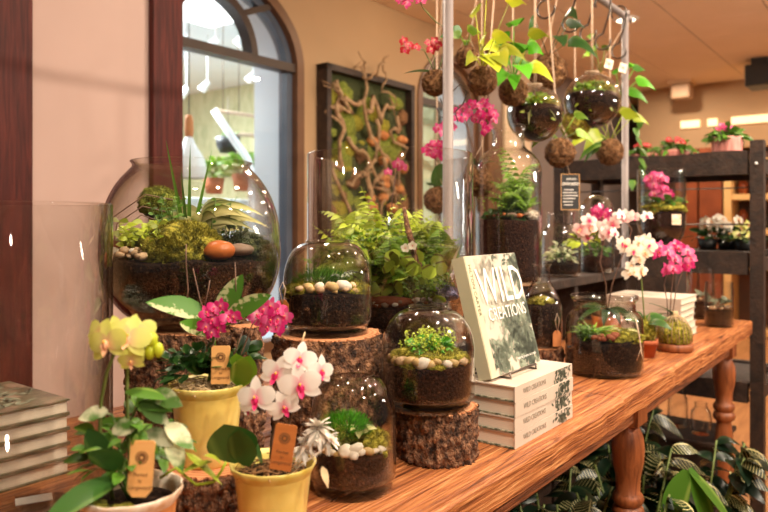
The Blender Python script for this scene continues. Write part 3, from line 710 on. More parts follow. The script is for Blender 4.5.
# ================================================================== glass jars and terrariums
def prof_at(prof, z):
    for (r0, z0), (r1, z1) in zip(prof, prof[1:]):
        if z0 <= z <= z1 and z1 > z0: return r0+(r1-r0)*(z-z0)/(z1-z0)
    return prof[-1][0]
def smoothprof(pts, k=3):
    p = [Vector((a, b)) for a, b in pts]
    for _ in range(k):
        q = [p[0]]
        for a, b in zip(p, p[1:]): q += [a.lerp(b, .25), a.lerp(b, .75)]
        q.append(p[-1]); p = q
    return [(v.x, v.y) for v in p]
def glass_vessel(parent, outer, th=.003, bottom=.006, seg=48, name='glass_jar', mat='glass', lipr=True):
    """outer: (r, z) from the foot up to the rim"""
    inner = [(max(r-th, .001), z) for r, z in outer if z > bottom]
    b = MB()
    rb = outer[0][0]
    loop = [(0, outer[0][1])]+outer
    r, z = outer[-1]
    loop += [(r-th*.15, z+th*.4), (r-th*.85, z+th*.4)]+inner[::-1]+[(max(prof_at(outer, bottom)-th, .002), bottom), (0, bottom)]
    b.lathe(loop, seg)
    return b.build(name, mat, parent)
def soil_fill(parent, outer, z0, z1, th=.0045, mat='soil', bumps=.008, name='soil', seed=0, slope=0.0, seg=40):
    k = 10; b = MB(); rings = []
    def zt(r, a): return z1+bumps*noise.noise((r*math.cos(a)*18+seed, r*math.sin(a)*18, seed))+slope*r*math.cos(a)
    prof = [(max(prof_at(outer, z0+(z1-z0)*i/k)-th, .003), i/k) for i in range(k+1)]
    vs = []; fs = []
    m = k+1+6
    for j in range(seg):
        a = 2*PI*j/seg; rt = prof[-1][0]
        for r, q in prof:
            zz = zt(rt, a); vs.append((r*math.cos(a), r*math.sin(a), z0+(zz-z0)*q))
        for i in range(1, 7):
            r = rt*(1-i/6.2); vs.append((r*math.cos(a), r*math.sin(a), zt(r, a)+.002*i))
    for j in range(seg):
        q = (j+1) % seg
        for i in range(m-1): fs.append((j*m+i, q*m+i, q*m+i+1, j*m+i+1))
    b.add(vs, fs); b.add([vs[j*m+m-1] for j in range(seg)], [tuple(range(seg))]); b.add([vs[j*m] for j in range(seg)], [tuple(range(seg))[::-1]])
    return b.build(name, mat, parent)
PEB = {}
def pebbles(parent, spots, mats, r, rng, name='pebble', rim=None):
    """one stone mesh per colour, then copies: every stone an object of its own"""
    for (x, y, z) in spots:
        mt = rng.choice(mats); kv = (mt, rng.randrange(3))
        if kv not in PEB:
            b = MB(); b.blob((0, 0, 0), (1, .78, .62), 2, .22, 1.6, 0, len(PEB)+3)
            o = b.build(name, mt, parent, loc=(x, y, z)); PEB[kv] = o.data
        else:
            o = bpy.data.objects.new(name, PEB[kv]); COL.objects.link(o); o.parent = parent; o.location = (x, y, z)
        s = r*rng.uniform(.7, 1.3); o.scale = (s, s, s); o.rotation_euler = (rng.uniform(-.4, .4), rng.uniform(-.4, .4), rng.uniform(0, 6))
def ring_spots(r, z, a0, a1, n, rng, rows=1, dr=.012):
    return [((r-dr*(i % rows)-rng.uniform(0, .004))*math.cos(a0+(a1-a0)*(i+rng.uniform(-.2, .2))/n), (r-dr*(i % rows))*math.sin(a0+(a1-a0)*(i)/n), z+rng.uniform(0, .006)+.004*(i % rows)) for i in range(n)]
def fern(b, base, n, L, rng, m=0, spread=.9, lw=.32, up=.7, seg=9, az=None, lift=0):
    for i in range(n):
        a = (az[0]+(az[1]-az[0])*rng.random()) if az else 2*PI*(i+rng.uniform(-.3, .3))/n
        s = L*rng.uniform(.7, 1.15); e_ = spread*rng.uniform(.5, 1.1)
        pts = []; uu = up*rng.uniform(.35, 1.5); cv = rng.uniform(.35, .95)
        for k in range(seg+1):
            t_ = k/seg
            pts.append(Vector(base)+Vector((math.cos(a)*e_*s*t_*(.4+.6*t_), math.sin(a)*e_*s*t_*(.4+.6*t_), uu*s*(t_-cv*.62*t_*t_)+lift)))
        b.tube(pts, .0009, .0004, 4, m)
        for k in range(1, seg+1):
            d = (pts[k]-pts[k-1]).normalized(); sd = d.cross(Vector((0, 0, 1))).normalized(); t_ = k/seg
            ll = s*lw*math.sin(PI*min(1, .25+.75*t_)**1.1)+.003
            for sg in (-1, 1):
                b.leaf(pts[k], sd*sg+d*.45, ll, ll*.36, .5, m, 'oval', 3, .1, (rng.uniform(-.4, .4), -1.0, .5))
def sprigs(b, c, rad, n, L, rng, m=0, lw=.008):
    for i in range(n):
        a = rng.uniform(0, 2*PI); q = math.sqrt(rng.random())
        p = Vector((c[0]+rad*q*math.cos(a), c[1]+rad*q*math.sin(a), c[2]))
        h = L*rng.uniform(.5, 1.1); tip = p+Vector((rng.uniform(-.4, .4)*h, rng.uniform(-.4, .4)*h, h))
        b.tube([p, p.lerp(tip, .5)+Vector((0, 0, h*.1)), tip], .0008, .0005, 4, m)
        for k in range(7):
            t_ = .25+.75*k/6; pp = p.lerp(tip, t_); aa = k*2.4+i
            b.leaf(pp, (math.cos(aa), math.sin(aa), .5), lw*rng.uniform(.8, 1.4), lw*.7, .3, m, 'oval', 3, .1, (rng.uniform(-.5, .5), -.7, .6))
def rosette(b, base, n, L, w, rng, droop=.5, up=.7, m=0, shape='strap', az=None, fold=.15, seg=8):
    for i in range(n):
        a = (az[0]+(az[1]-az[0])*(i+.5)/n+rng.uniform(-.2, .2)) if az else 2*PI*(i+rng.uniform(-.3, .3))/n
        s = rng.uniform(.75, 1.15)
        b.leaf(base, (math.cos(a), math.sin(a), up*rng.uniform(.6, 1.4)), L*s, w*rng.uniform(.8, 1.1), droop*rng.uniform(.6, 1.3), m, shape, seg, fold, (rng.uniform(-.3, .3), rng.uniform(-.9, 0), .8))

# ---- orchid blooms: petals with a lip of their own; one mesh of each, copied
FL = {}
def flower_mesh(kind, pm, lm):
    k = (kind, pm, lm)
    if k in FL: return FL[k]
    b = MB()
    up = Vector((0, 0, 1))
    if kind == 'phal':
        for a in (90, 214, 326): 
            r = math.radians(a); b.leaf((0, 0, -.02), (math.cos(r), math.sin(r), .05), .58, .32, .18, 0, 'oval', 7, .10, up)
        for a in (12, 168):
            r = math.radians(a); b.leaf((0, 0, .0), (math.cos(r), math.sin(r), .12), .56, .47, .20, 0, 'round', 8, -.06, up, .012)
    else:
        for i in range(5 if kind == 'small' else 8):
            r = 2*PI*i/(5 if kind == 'small' else 8)+.3; b.leaf((0, 0, 0), (math.cos(r), math.sin(r), .35 if kind == 'small' else .5), .5, .42 if kind == 'small' else .26, .1, 0, 'oval', 5, .1, up)
    p = b.build('petals', pm).data
    b = MB()
    if kind == 'phal':
        b.blob((0, -.05, .07), (.075, .13, .07), 2, .1, 2, 0); 
        b.leaf((0, -.03, .03), (.5, -.5, .8), .2, .15, .3, 0, 'oval', 4, .3); b.leaf((0, -.03, .03), (-.5, -.5, .8), .2, .15, .3, 0, 'oval', 4, .3)
        b.leaf((0, -.05, .04), (0, -1, .3), .28, .16, -.2, 0, 'oval', 4, .4)
        b.blob((0, .03, .11), (.04, .05, .06), 1, 0, 1, 1)
    else: b.blob((0, 0, .06), (.06, .06, .06), 1, .1, 2, 0)
    l = b.build('lip', [lm, 'lip_yellow']).data
    for o in [o for o in COL.objects if o.data in (p, l)]: bpy.data.objects.remove(o)
    FL[k] = (p, l); return FL[k]
def bloom(parent, loc, face, size, kind='phal', pm='pt_white', lm='lip_magenta', roll=0.0):
    p, l = flower_mesh(kind, pm, lm)
    o = bpy.data.objects.new('flower', p); COL.objects.link(o); o.parent = parent; o.location = loc
    f = Vector(face).normalized(); q = f.to_track_quat('Z', 'Y')
    # keep the flower's own "up" vertical, then roll it
    q = q @ Quaternion((0, 0, 1), roll)
    o.rotation_mode = 'QUATERNION'; o.rotation_quaternion = q; o.scale = (size, size, size)
    c = bpy.data.objects.new('lip', l); COL.objects.link(c); c.parent = o
    return o
def bud(parent, loc, r, mat):
    b = MB(); b.blob((0, 0, 0), (r*.8, r*.8, r*1.15), 2, .05, 2); return b.build('bud', mat, parent, loc=loc)

# ---- stumps
def stump(label, X, Y, h0, hgt, r, seed, name='log_stump', slice_=False, cutmat=None, squash=1.0, rz=0):
    e = thing(name, label, 'stump', W(X, Y, h0), rz)
    seg = 150; rows = max(5, int(hgt/.005)); vs = []; fs = []
    def rad(a, z):
        p = (math.cos(a)*2.2+seed, math.sin(a)*2.2, z*8)
        x, y = math.cos(a)*r, math.sin(a)*r
        w_ = noise.noise((x*40, y*40, z*30+seed))*.008
        d_ = noise.voronoi(Vector((x*85+seed+w_*80, y*85, z*52+w_*80)))[0]; cr = min(1.0, (d_[1]-d_[0])*2.6)
        return r*(.90+.05*noise.noise(p))+.0075*cr+.0035*noise.noise((x*120, y*120, z*90+seed))+.003*noise.noise((x*300, y*300, z*300))
    for i in range(rows+1):
        z = hgt*i/rows
        for j in range(seg):
            a = 2*PI*j/seg; q = rad(a, z); vs.append((q*math.cos(a), q*math.sin(a)*squash, z))
    for i in range(rows):
        for j in range(seg): q = (j+1) % seg; fs.append((i*seg+j, i*seg+q, (i+1)*seg+q, (i+1)*seg+j))
    b = MB(); b.add(vs, fs+[tuple(range(seg))[::-1]]); b.build('bark', 'bark', e)
    b = MB(); top = [v for v in vs[rows*seg:]]
    b.add([(v[0]*.955, v[1]*.955, hgt+.0012) for v in top]+[(v[0]*.97, v[1]*.97, hgt-.004) for v in top], [tuple(range(seg))]+[(j, seg+j, seg+(j+1) % seg, (j+1) % seg) for j in range(seg)])
    b.build('cut_face', 'cutwood', e, False)
    return e
m, t_n, bs_ = nt('cut_wood_rings')
tc = N(t_n, 'ShaderNodeTexCoord'); wv = N(t_n, 'ShaderNodeTexWave', wave_type='RINGS', rings_direction='Z'); wv.inputs['Scale'].default_value = 40; wv.inputs['Distortion'].default_value = 2.5; wv.inputs['Detail'].default_value = 3; wv.inputs['Detail Scale'].default_value = 1.5
t_n.links.new(tc.outputs['Object'], wv.inputs[0]); rp = N(t_n, 'ShaderNodeValToRGB'); rp.color_ramp.elements[0].color = c4(srgb(176, 108, 66)); rp.color_ramp.elements[1].color = c4(srgb(214, 152, 106))
t_n.links.new(wv.outputs['Fac'], rp.inputs[0]); t_n.links.new(rp.outputs[0], bs_.inputs['Base Color']); bs_.inputs['Roughness'].default_value = .7
M['cutwood'] = m

def cord_tag(parent, p, w_=.02, h_=.034, mat='kraft', face=0.0, loop=.03):
    """card tag on a loop of cord hanging against a jar"""
    b = MB(); k = [(-w_/2, -h_), (w_/2, -h_), (w_/2, -.008), (w_*.2, 0), (-w_*.2, 0), (-w_/2, -.008)]
    b.add([(x, -.0008, z) for x, z in k]+[(x, .0008, z) for x, z in k], [(0, 1, 2, 3, 4, 5), (11, 10, 9, 8, 7, 6)]+[(i, (i+6), (i+1) % 6+6, (i+1) % 6) for i in range(6)])
    o = b.build('card_tag', mat, parent, False, loc=p, rot=(0, 0, face))
    b = MB(); b.tube([(0, -.002, -.006), (-.006, -.002, loop*.6), (0, -.001, loop), (.006, -.002, loop*.6), (0, -.002, -.006)], .0009, seg=5); b.build('tag_cord', 'cord', o)
    return o
def wood_tag(parent, p, w_, h_, rot, mat='tag_wood', notch=False):
    """engraved wooden plant tag"""
    b = MB(); r = .002
    if notch: k = [(-w_*.28, 0), (w_*.28, 0), (w_/2, h_*.12), (w_/2, h_-r), (w_/2-r, h_), (-w_/2+r, h_), (-w_/2, h_-r), (-w_/2, h_*.12)]
    else: k = [(-w_/2, 0), (w_/2, 0), (w_/2, h_-r), (w_/2-r, h_), (-w_/2+r, h_), (-w_/2, h_-r)]
    n_ = len(k)
    b.add([(x, -.0012, z) for x, z in k]+[(x, .0012, z) for x, z in k], [tuple(range(n_)), tuple(range(2*n_-1, n_-1, -1))]+[(i, i+n_, (i+1) % n_+n_, (i+1) % n_) for i in range(n_)])
    o = b.build('wooden_tag', mat, parent, False, loc=p, rot=rot)
    b = MB(); cz = h_*.70; R = w_*.27
    for i in range(28):
        a = 2*PI*i/28
        for r0, r1, wd_ in ((R*.25, R*.62, .0005), (R*.70, R, .0004)):
            d = Vector((math.cos(a), 0, math.sin(a))); s_ = Vector((-math.sin(a), 0, math.cos(a)))*wd_
            c = Vector((0, -.0015, cz)); b.add([c+d*r0-s_, c+d*r1-s_, c+d*r1+s_, c+d*r0+s_], [(0, 1, 2, 3)])
    b.build('sunburst_emblem', 'tag_ink', o, False)
    for s_, z, sz in (('Planted', .40, .17), ('by', .29, .15), ('Longwood', .17, .19)):
        text_mesh('tag_lettering', s_, w_*sz*1.15, 'tag_ink', o, (0, -.0016, h_*z), (PI/2, 0, 0), .0001)
    return o

rng = random.Random(1)
# -------- empty tall cylinder vase, left foreground
CX, CYY = -.474, .893
e = thing('glass_cylinder_vase', 'large empty clear glass cylinder vase at the far left edge', 'vase', W(CX, CYY, TH))
glass_vessel(e, [(.117, 0), (.120, .004), (.120, .412)], .005, .012, 64)
b = MB(); b.box((0, 0, .0006), (.045, .026, .001)); o = b.build('price_label', 'ink_white', None, False, W(-.476, .952, TH+.0125), (0, 0, .5)); tag(o, 'small white price label lying inside the empty glass cylinder', 'label')

# -------- fishbowl
e = thing('fishbowl_terrarium', 'big round fishbowl terrarium with mossy mound and spiky plants', 'terrarium', W(-.329, 1.2, -.178))
R = .150
ob = [(.072, 0), (.080, .004)]
for i in range(1, 29):
    z = .004+.266*i/28; ob.append((R*math.sqrt(max(0, 1-abs((z-.128)/.178)**2.5)) if z > .128 else R*max(.5, math.sqrt(max(0, 1-abs((z-.128)/.145)**2.3))), z))
ob += [(ob[-1][0]-.001, .274), (ob[-1][0]+.003, .279)]
glass_vessel(e, ob, .004, .010, 72)
soil_fill(e, ob, .0115, .114, .006, 'soil', .010, seed=2)
def mound(e, c, rad, m_, n_, seed, tl=.008, nm='moss_mound', amp=.28, fr=2.4):
    b = MB(); b.blob(c, rad, 4, amp, fr, 0, seed, None); b.tufts(c, (rad[0]*1.0, rad[1]*1.0, rad[2]*1.0), n_, tl, tl*.14, 0, random.Random(seed)); return b.build(nm, m_, e)
mound(e, (.000, -.062, .120), (.068, .054, .054), 'moss_gold', 3600, 4, .011)
mound(e, (-.055, -.02, .122), (.05, .05, .03), 'moss', 1200, 5, .008)
mound(e, (.085, .0, .126), (.050, .05, .028), 'moss_dark', 1400, 6, .007)
mound(e, (-.070, .035, .212), (.032, .028, .027), 'moss', 1100, 7, .006, 'moss_ball')
b = MB()
for x0, x1, z1 in ((-.125, -.045, .205), (-.130, -.03, .225), (-.115, -.06, .19)): b.tube([(x0, -.03, .13), (x0+.004, -.02, .13+(z1-.13)*.6), ((x0+x1)/2, 0, z1), (x1, .01, z1-.01)], .0012, seg=5)
b.build('curled_vine', 'stem_brown', e)
b = MB(); b.tube([(-.03, .05, .12), (-.055, .045, .16), (-.070, .035, .20)], .006, .004, 8); b.build('branch', 'twig', e)
rng = random.Random(4)
b = MB(); sprigs(b, (-.066, -.060, .132), .030, 34, .045, rng, 0, .015); sprigs(b, (-.04, -.09, .135), .015, 12, .03, rng, 0, .013); b.build('foliage', 'lf_lime', e)
b = MB(); sprigs(b, (.0, .02, .14), .08, 60, .075, rng, 0, .010); b.build('dense_foliage', 'lf_green', e)
b = MB(); leafy(b, (.07, .01, .145), (.045, .05, .035), 90, .02, .010, 0, rng); b.build('low_foliage', 'lf_grey', e)
b = MB()
for a_, L_, z_ in ((1.1, .13, .15), (2.0, .13, .15), (1.6, .16, .15), (.3, .11, .17), (-.2, .13, .16), (.1, .12, .19), (2.7, .1, .15), (3.0, .09, .17), (.9, .15, .14), (1.4, .1, .16), (-.5, .1, .165), (3.5, .08, .165), (4.6, .07, .17), (5.2, .09, .17), (4.1, .08, .16), (-.1, .15, .185), (.45, .14, .185), (-.35, .14, .175), (.15, .16, .165), (3.3, .10, .175), (2.4, .12, .18), (1.2, .14, .185), (-.6, .12, .18)):
    b.leaf((.02, -.02, z_+.005), (math.cos(a_), math.sin(a_)*.6, .62), L_*.85, .021, .55, 0, 'lance', 9, .2, (math.sin(a_*7)*.4, -.9, .6))
b.build('striped_foliage', 'lf_dracaena', e)
b = MB()
for dx_, dz_, L_ in ((-.05, .9, .20), (.012, 1.6, .19), (.07, .95, .185), (-.02, .9, .15)): b.leaf((.0, -.02, .125), (dx_, -.02, dz_*.3), L_*.95, .010, -.02, 0, 'blade', 9, .3, (0, -1, 0))
b.build('spiky_foliage', 'lf_green', e)
b = MB()
for a_ in (.2, .5, -.3, .0, -.6): b.leaf((.05, 0, .13), (math.cos(a_), math.sin(a_), .75), .11, .007, .9, 0, 'blade', 9, .2)
for a_ in (2.9, 3.3): b.leaf((-.05, .02, .13), (math.cos(a_), math.sin(a_), 1.0), .12, .006, 1.3, 0, 'blade', 9, .2)
b.build('dark_grass', 'lf_red', e)
rng = random.Random(9)
sp = []
for i in range(34):
    a_ = rng.uniform(PI*1.02, PI*1.38); q = rng.uniform(.105, .134); sp.append((q*math.cos(a_), q*math.sin(a_), .124+rng.uniform(0, .012)))
pebbles(e, sp, ['peb', 'peb_w', 'peb'], .0085, rng)
for (x, y, z), s_, mt, lb in (((.070, -.098, .134), (.024, .018, .0155), 'peb_o', 'smooth orange stone'), ((.098, -.078, .134), (.022, .016, .010), 'peb_g', 'flat grey stone'), ((-.105, -.055, .140), (.022, .018, .010), 'peb_r', 'reddish brown bark chip')):
    b = MB(); b.blob((0, 0, 0), s_, 3, .12, 1.5, 0, 8); o = b.build('stone', mt, e, loc=(x, y, z)); o['label'] = lb

# -------- its pedestal
stump('tall dark bark stump carrying the big round fishbowl', -.329, 1.2, TH, .212, .112, 31)
stump('small broken log stump behind the pink-flowered yellow pot', -.212, 1.088, TH, .228, .022, 44, squash=.9)
stump('wide bark stump with pale cut top carrying the squat domed jar', -.098, 1.225, TH, .196, .100, 17)
stump('round bark block under the domed jar beside the book stack', .0895, 1.17, TH, .084, .068, 23)
stump('low bark stump under the yellow pot with pink flowers', -.235, .955, TH, .063, .070, 52)
stump('thin bark slice under the narrow-necked bottle terrarium', .424, 1.885, TH, .055, .058, 61)

def dome_prof(r, h, rim, foot=.92):
    p = [(r*foot, 0), (r*foot, .010), (r*foot*.985, .014), (r*.99, .019), (r, .027), (r, h*.58)]
    k = 12
    for i in range(1, k+1):
        a = (PI/2)*i/k; p.append((rim+(r-rim)*max(0, math.cos(a))**1.08, h*.56+h*.415*math.sin(a)))
    p.append((rim-.001, h*.985)); p.append((rim, h)); return p
# -------- cloche jar on the wide stump
e = thing('domed_terrarium', 'squat domed glass terrarium with peach pebbles and mossy soil on stump', 'terrarium', W(-.098, 1.225, -.194+.0012))
pr = dome_prof(.0775, .160, .040); glass_vessel(e, pr, .003, .016, 56)
soil_fill(e, pr, .018, .070, .0045, 'soil', .005, seed=5)
mound(e, (-.042, -.015, .072), (.034, .036, .016), 'moss_gold', 900, 12, .006)
mound(e, (.045, .0, .072), (.028, .045, .016), 'moss_gold', 600, 13, .006)
rng = random.Random(12)
b = MB(); b.tufts((-.015, .005, .082), (.042, .03, .018), 700, .022, .0008, 0, rng, .1); b.build('grassy_moss', 'lf_green', e)
b = MB(); fern(b, (.01, .01, .08), 9, .05, rng, 0, .9, .22, .6, 7); b.build('fern', 'lf_grey', e)
pebbles(e, ring_spots(.064, .076, PI*1.25, PI*1.95, 13, rng, 2, .012), ['peb', 'peb', 'peb_y'], .0088, rng)
pebbles(e, [(-.01, -.052, .086), (.012, -.058, .085), (.03, -.05, .086)], ['peb_y', 'peb_w'], .012, rng)
cord_tag(e, (-.072, -.046, .062), .022, .036, 'tag_dark', -.35, .03)

# -------- domed jar on the bark block
e = thing('domed_terrarium', 'clear domed terrarium with green clump and cream pebbles, beside the books', 'terrarium', W(.0735, 1.17, -.306+.0012))
pr = dome_prof(.078, .163, .033); glass_vessel(e, pr, .003, .016, 56)
soil_fill(e, pr, .018, .072, .0045, 'soil_red', .005, seed=8)
mound(e, (.0, -.012, .074), (.064, .055, .026), 'moss_gold', 2200, 15, .007)
rng = random.Random(15)
b = MB(); leafy(b, (.004, -.014, .094), (.038, .032, .020), 190, .015, .009, 0, rng, .4); b.build('foliage', 'lf_bright', e)
b = MB(); sprigs(b, (.0, -.005, .09), .048, 50, .034, rng, 0, .005); b.build('pale_sprigs', 'lf_lime', e)
pebbles(e, ring_spots(.063, .078, PI*1.08, PI*1.95, 11, rng), ['peb_w', 'peb_y', 'peb'], .0112, rng)
pebbles(e, [(-.012, -.0615, .082)], ['peb_w'], .013, rng)

# -------- jar in front (rounded shoulders)
e = thing('jar_terrarium', 'glass terrarium with white pebbles on the table, behind the white orchid', 'terrarium', W(-.046, 1.03, TH))
pr = dome_prof(.064, .166, .032)
glass_vessel(e, pr, .003, .014, 56)
soil_fill(e, pr, .016, .060, .0045, 'soil_red', .005, seed=9)
mound(e, (.030, .0, .060), (.028, .04, .022), 'moss_gold', 800, 18, .006); mound(e, (-.02, .005, .066), (.034, .034, .026), 'moss', 900, 19, .006)
rng = random.Random(18)
b = MB(); b.tufts((-.012, -.005, .082), (.034, .03, .022), 1300, .014, .0009, 0, rng, 0); b.build('grassy_moss', 'lf_bright', e)
b = MB(); rosette(b, (.012, -.015, .088), 8, .03, .014, rng, .5, .5, 0, 'oval'); b.build('foliage', 'lf_dracaena', e)
pebbles(e, ring_spots(.053, .062, PI*1.1, PI*1.95, 12, rng), ['peb_w', 'peb_w', 'peb_y'], .0085, rng)
pebbles(e, [(-.008, -.050, .070), (.006, -.048, .072)], ['peb_w'], .0115, rng)

# -------- big cylinder terrarium
HX, HY = .0135, 1.55
o = thing('wooden_riser', 'low dark wooden block under the large cylinder terrarium', 'riser', W(HX, HY, TH), ANG)
edgebox('block', 'dark_shelf', (.34, .32, .128), o, (0, 0, .066), 0, .006); b = MB(); b.box((0, 0, .0), (.0, .0, .0)) 
e = thing('cylinder_terrarium', 'large open glass cylinder terrarium crowded with ferns and pebbles', 'terrarium', W(HX, HY, TH+.131))
pr = [(.178, 0), (.183, .005), (.183, .405)]
glass_vessel(e, pr, .006, .010, 80)
soil_fill(e, pr, .0115, .085, .008, 'soil_red', .012, seed=11, slope=.06)
b = MB()
rng = random.Random(21)
mound(e, (-.07, -.04, .098), (.07, .08, .05), 'moss', 1800, 25, .009); mound(e, (.06, .04, .105), (.08, .08, .06), 'moss', 1800, 26, .009)
b = MB(); 
for c in ((-.06, -.05, .14), (-.10, .02, .15), (-.02, .03, .17), (.02, -.05, .15), (.09, .02, .16), (-.12, -.05, .13), (.0, -.09, .13), (.11, -.04, .14)): fern(b, c, 15, .12, rng, 0, .62, .24, 1.0, 10)
for c in ((-.10, -.04, .19), (-.04, -.05, .205), (.03, -.03, .17), (.1, 0, .165), (.0, .06, .20), (-.13, .0, .17)): leafy(b, c, (.05, .05, .035), 110, .013, .008, 0, rng, .3, 'oval', -.5, 4, .6)
b.build('fern', 'lf_mid', e)
b = MB()
for c in ((-.10, -.07, .15), (.03, .03, .19), (-.03, -.02, .19), (-.08, .0, .2), (.08, -.02, .19)): fern(b, c, 12, .11, rng, 0, .7, .26, 1.1, 9)
b.build('fern', 'lf_lime', e)
b = MB()
for i in range(90):
    a_ = rng.uniform(PI*1.05, PI*1.75); q = rng.uniform(.09, .165); z = .095+rng.uniform(0, .09)
    b.leaf((q*math.cos(a_), q*math.sin(a_), z), (math.cos(a_)+rng.uniform(-.6, .6), math.sin(a_)*.4+rng.uniform(-.5, .5), rng.uniform(-.1, .8)), .034, .032, .2, 0, 'round', 5, .12, (rng.uniform(-.5, .5), -1, .5))
b.build('rosette_foliage', 'lf_begonia', e)
b = MB()
b.leaf((-.06, -.11, .168), (.95, -.05, .12), .115, .026, .1, 0, 'oval', 8, .1); b.leaf((.06, -.10, .15), (.9, -.1, .5), .05, .036, .3, 0, 'oval', 6, .1); b.leaf((.07, -.10, .15), (-.7, -.1, .5), .05, .036, .3, 0, 'oval', 6, .1); b.leaf((-.08, -.08, .215), (.9, 0, .3), .13, .014, .2, 0, 'lance', 8, .1)
b.build('grey_foliage', 'lf_grey', e)
b = MB(); sprigs(b, (.07, -.11, .10), .045, 60, .05, rng, 0, .008); b.build('sprigs', 'lf_mid', e)
b = MB(); b.leaf((.12, -.08, .13), (.3, -.1, 1), .10, .03, .1, 0, 'oval', 8, .2); b.leaf((.12, -.08, .13), (.9, -.1, .6), .07, .02, .3, 0, 'oval', 8, .2); b.build('marbled_foliage', 'lf_marble', e)
b = MB(); b.tube([(.065, -.10, .13), (.052, -.095, .19), (.035, -.085, .25), (.028, -.08, .290)], .010, .004, 9); b.tube([(.05, -.11, .14), (.052, -.108, .17), (.050, -.105, .21)], .004, .003, 6); b.build('driftwood', 'bark', e)
pebbles(e, [(rng.uniform(.0, .13), rng.uniform(-.165, -.11), .098+rng.uniform(0, .012)) for i in range(0)], ['peb'], .006, rng)
sp = []
for i in range(70):
    a_ = rng.uniform(PI*1.42, PI*1.85); q = rng.uniform(.135, .170); sp.append((q*math.cos(a_), q*math.sin(a_), .092+rng.uniform(0, .014)))
pebbles(e, sp, ['peb', 'peb_g', 'peb_r', 'peb_w'], .0065, rng)
b = MB(); b.blob((.110, -.112, .112), (.030, .028, .018), 3, .3, 2.5, 0, 3); o = b.build('gravel_heap', 'bluestone', e); o['kind'] = 'stuff'; o['label'] = 'bluish lilac gravel'
b = MB(); b.blob((-.075, -.135, .105), (.03, .025, .02), 3, .4, 2, 0, 6); b.blob((.0, -.15, .10), (.045, .02, .012), 3, .3, 2, 0, 7); b.build('bark_piece', 'peb_r', e)
for x, y, z in ((.03, -.11, .205), (.045, -.11, .21)):
    bloom(e, (x, y, z), (0, -1, .2), .022, 'small', 'pt_pure', 'lip_magenta')

# -------- tall bottle on the long riser
o = thing('wooden_riser', 'long dark wooden plank riser at the back of the table', 'riser', T(2.22, 1.085, TH), ANG)
edgebox('riser_top', 'dark_shelf', (1.10, .40, .03), o, (0, 0, .195), 0, .004)
for x in (-.52, 0, .52): edgebox('riser_leg', 'dark_shelf', (.03, .38, .178), o, (x, 0, .0905), 0, .003)
RT = TH+.2105
e = thing('bottle_terrarium', 'tall clear bottle terrarium with wide neck and feathery fern', 'terrarium', W(.36, 2.03, RT))
pr = smoothprof([(.085, 0), (.093, .004), (.096, .02), (.097, .30), (.094, .345), (.075, .375), (.050, .392), (.046, .41), (.046, .44), (.052, .448), (.052, .456)], 2)
glass_vessel(e, pr, .004, .010, 64)
soil_fill(e, pr, .0115, .185, .006, 'soil_red', .008, seed=14)
rng = random.Random(31)
mound(e, (.0, -.02, .192), (.07, .06, .025), 'moss_dark', 1000, 31, .008)
b = MB(); fern(b, (.02, -.03, .2), 34, .15, rng, 0, .62, .20, 1.3, 12); sprigs(b, (-.03, -.03, .2), .04, 16, .07, rng, 0, .010); b.build('fern', 'lf_mid', e)
b = MB(); leafy(b, (-.02, -.05, .195), (.06, .03, .022), 80, .018, .012, 0, rng); b.build('foliage', 'lf_dark', e)
pebbles(e, ring_spots(.078, .196, PI*1.1, PI*1.8, 12, rng), ['peb_r', 'peb_g', 'peb_o'], .009, rng)
mound(e, (.058, -.055, .198), (.017, .014, .013), 'peb_w', 300, 33, .006, 'pale_succulent')

# -------- wide-necked jar behind the book
e = thing('jar_terrarium', 'wide-necked glass jar terrarium with ivy leaves, behind the standing book', 'terrarium', W(.585, 2.32, RT))
pr = smoothprof([(.055, 0), (.063, .004), (.066, .02), (.066, .12), (.062, .145), (.046, .165), (.044, .18), (.044, .205), (.048, .212)], 2)
glass_vessel(e, pr, .003, .008, 48)
soil_fill(e, pr, .0095, .04, .0045, 'soil', .006, seed=17)
rng = random.Random(35)
b = MB(); leafy(b, (0, -.01, .06), (.045, .04, .05), 70, .028, .02, 0, rng, .5, 'heart'); b.build('foliage', 'lf_marble', e)
# -------- dome with pink orchid
e = thing('bell_jar', 'bell jar covering a deep pink orchid, right of the black sign', 'terrarium', W(.765, 2.52, RT))
pr = [(.056, 0), (.060, .004), (.061, .02), (.061, .215)]+[(.061*math.cos(a_*PI/20), .215+.062*math.sin(a_*PI/20)) for a_ in range(1, 10)]+[(.001, .277)]
b = MB(); b.lathe(pr, 40); b.lathe([(max(.0005, r-.0025), max(.002, z-.0025)) for r, z in pr], 40); b.build('glass_dome', 'glass', e)
b = MB(); b.lathe([(0, .001), (.055, .001), (.057, .03), (.057, .055), (0, .062)], 24); b.build('soil', 'soil_red', e)
rng = random.Random(36)
b = MB(); leafy(b, (0, 0, .07), (.045, .045, .03), 40, .03, .018, 0, rng); b.build('foliage', 'lf_green', e)
b = MB(); b.tube(arc((0, 0, .06), (-.03, -.01, .21), .02, 8, (0, -1, 0)), .0016); b.tube(arc((0, 0, .06), (.02, -.01, .2), .02, 8, (0, -1, 0)), .0016); b.build('flower_stem', 'stem', e)
for i in range(20):
    x, z = rng.uniform(-.042, .042), rng.uniform(.14, .235); bloom(e, (x, rng.uniform(-.036, .0), z), (rng.uniform(-.5, .2), -1, rng.uniform(-.2, .4)), rng.uniform(.026, .036), 'phal', rng.choice(['pt_magenta', 'pt_pink']), 'lip_magenta', rng.uniform(-.4, .4))

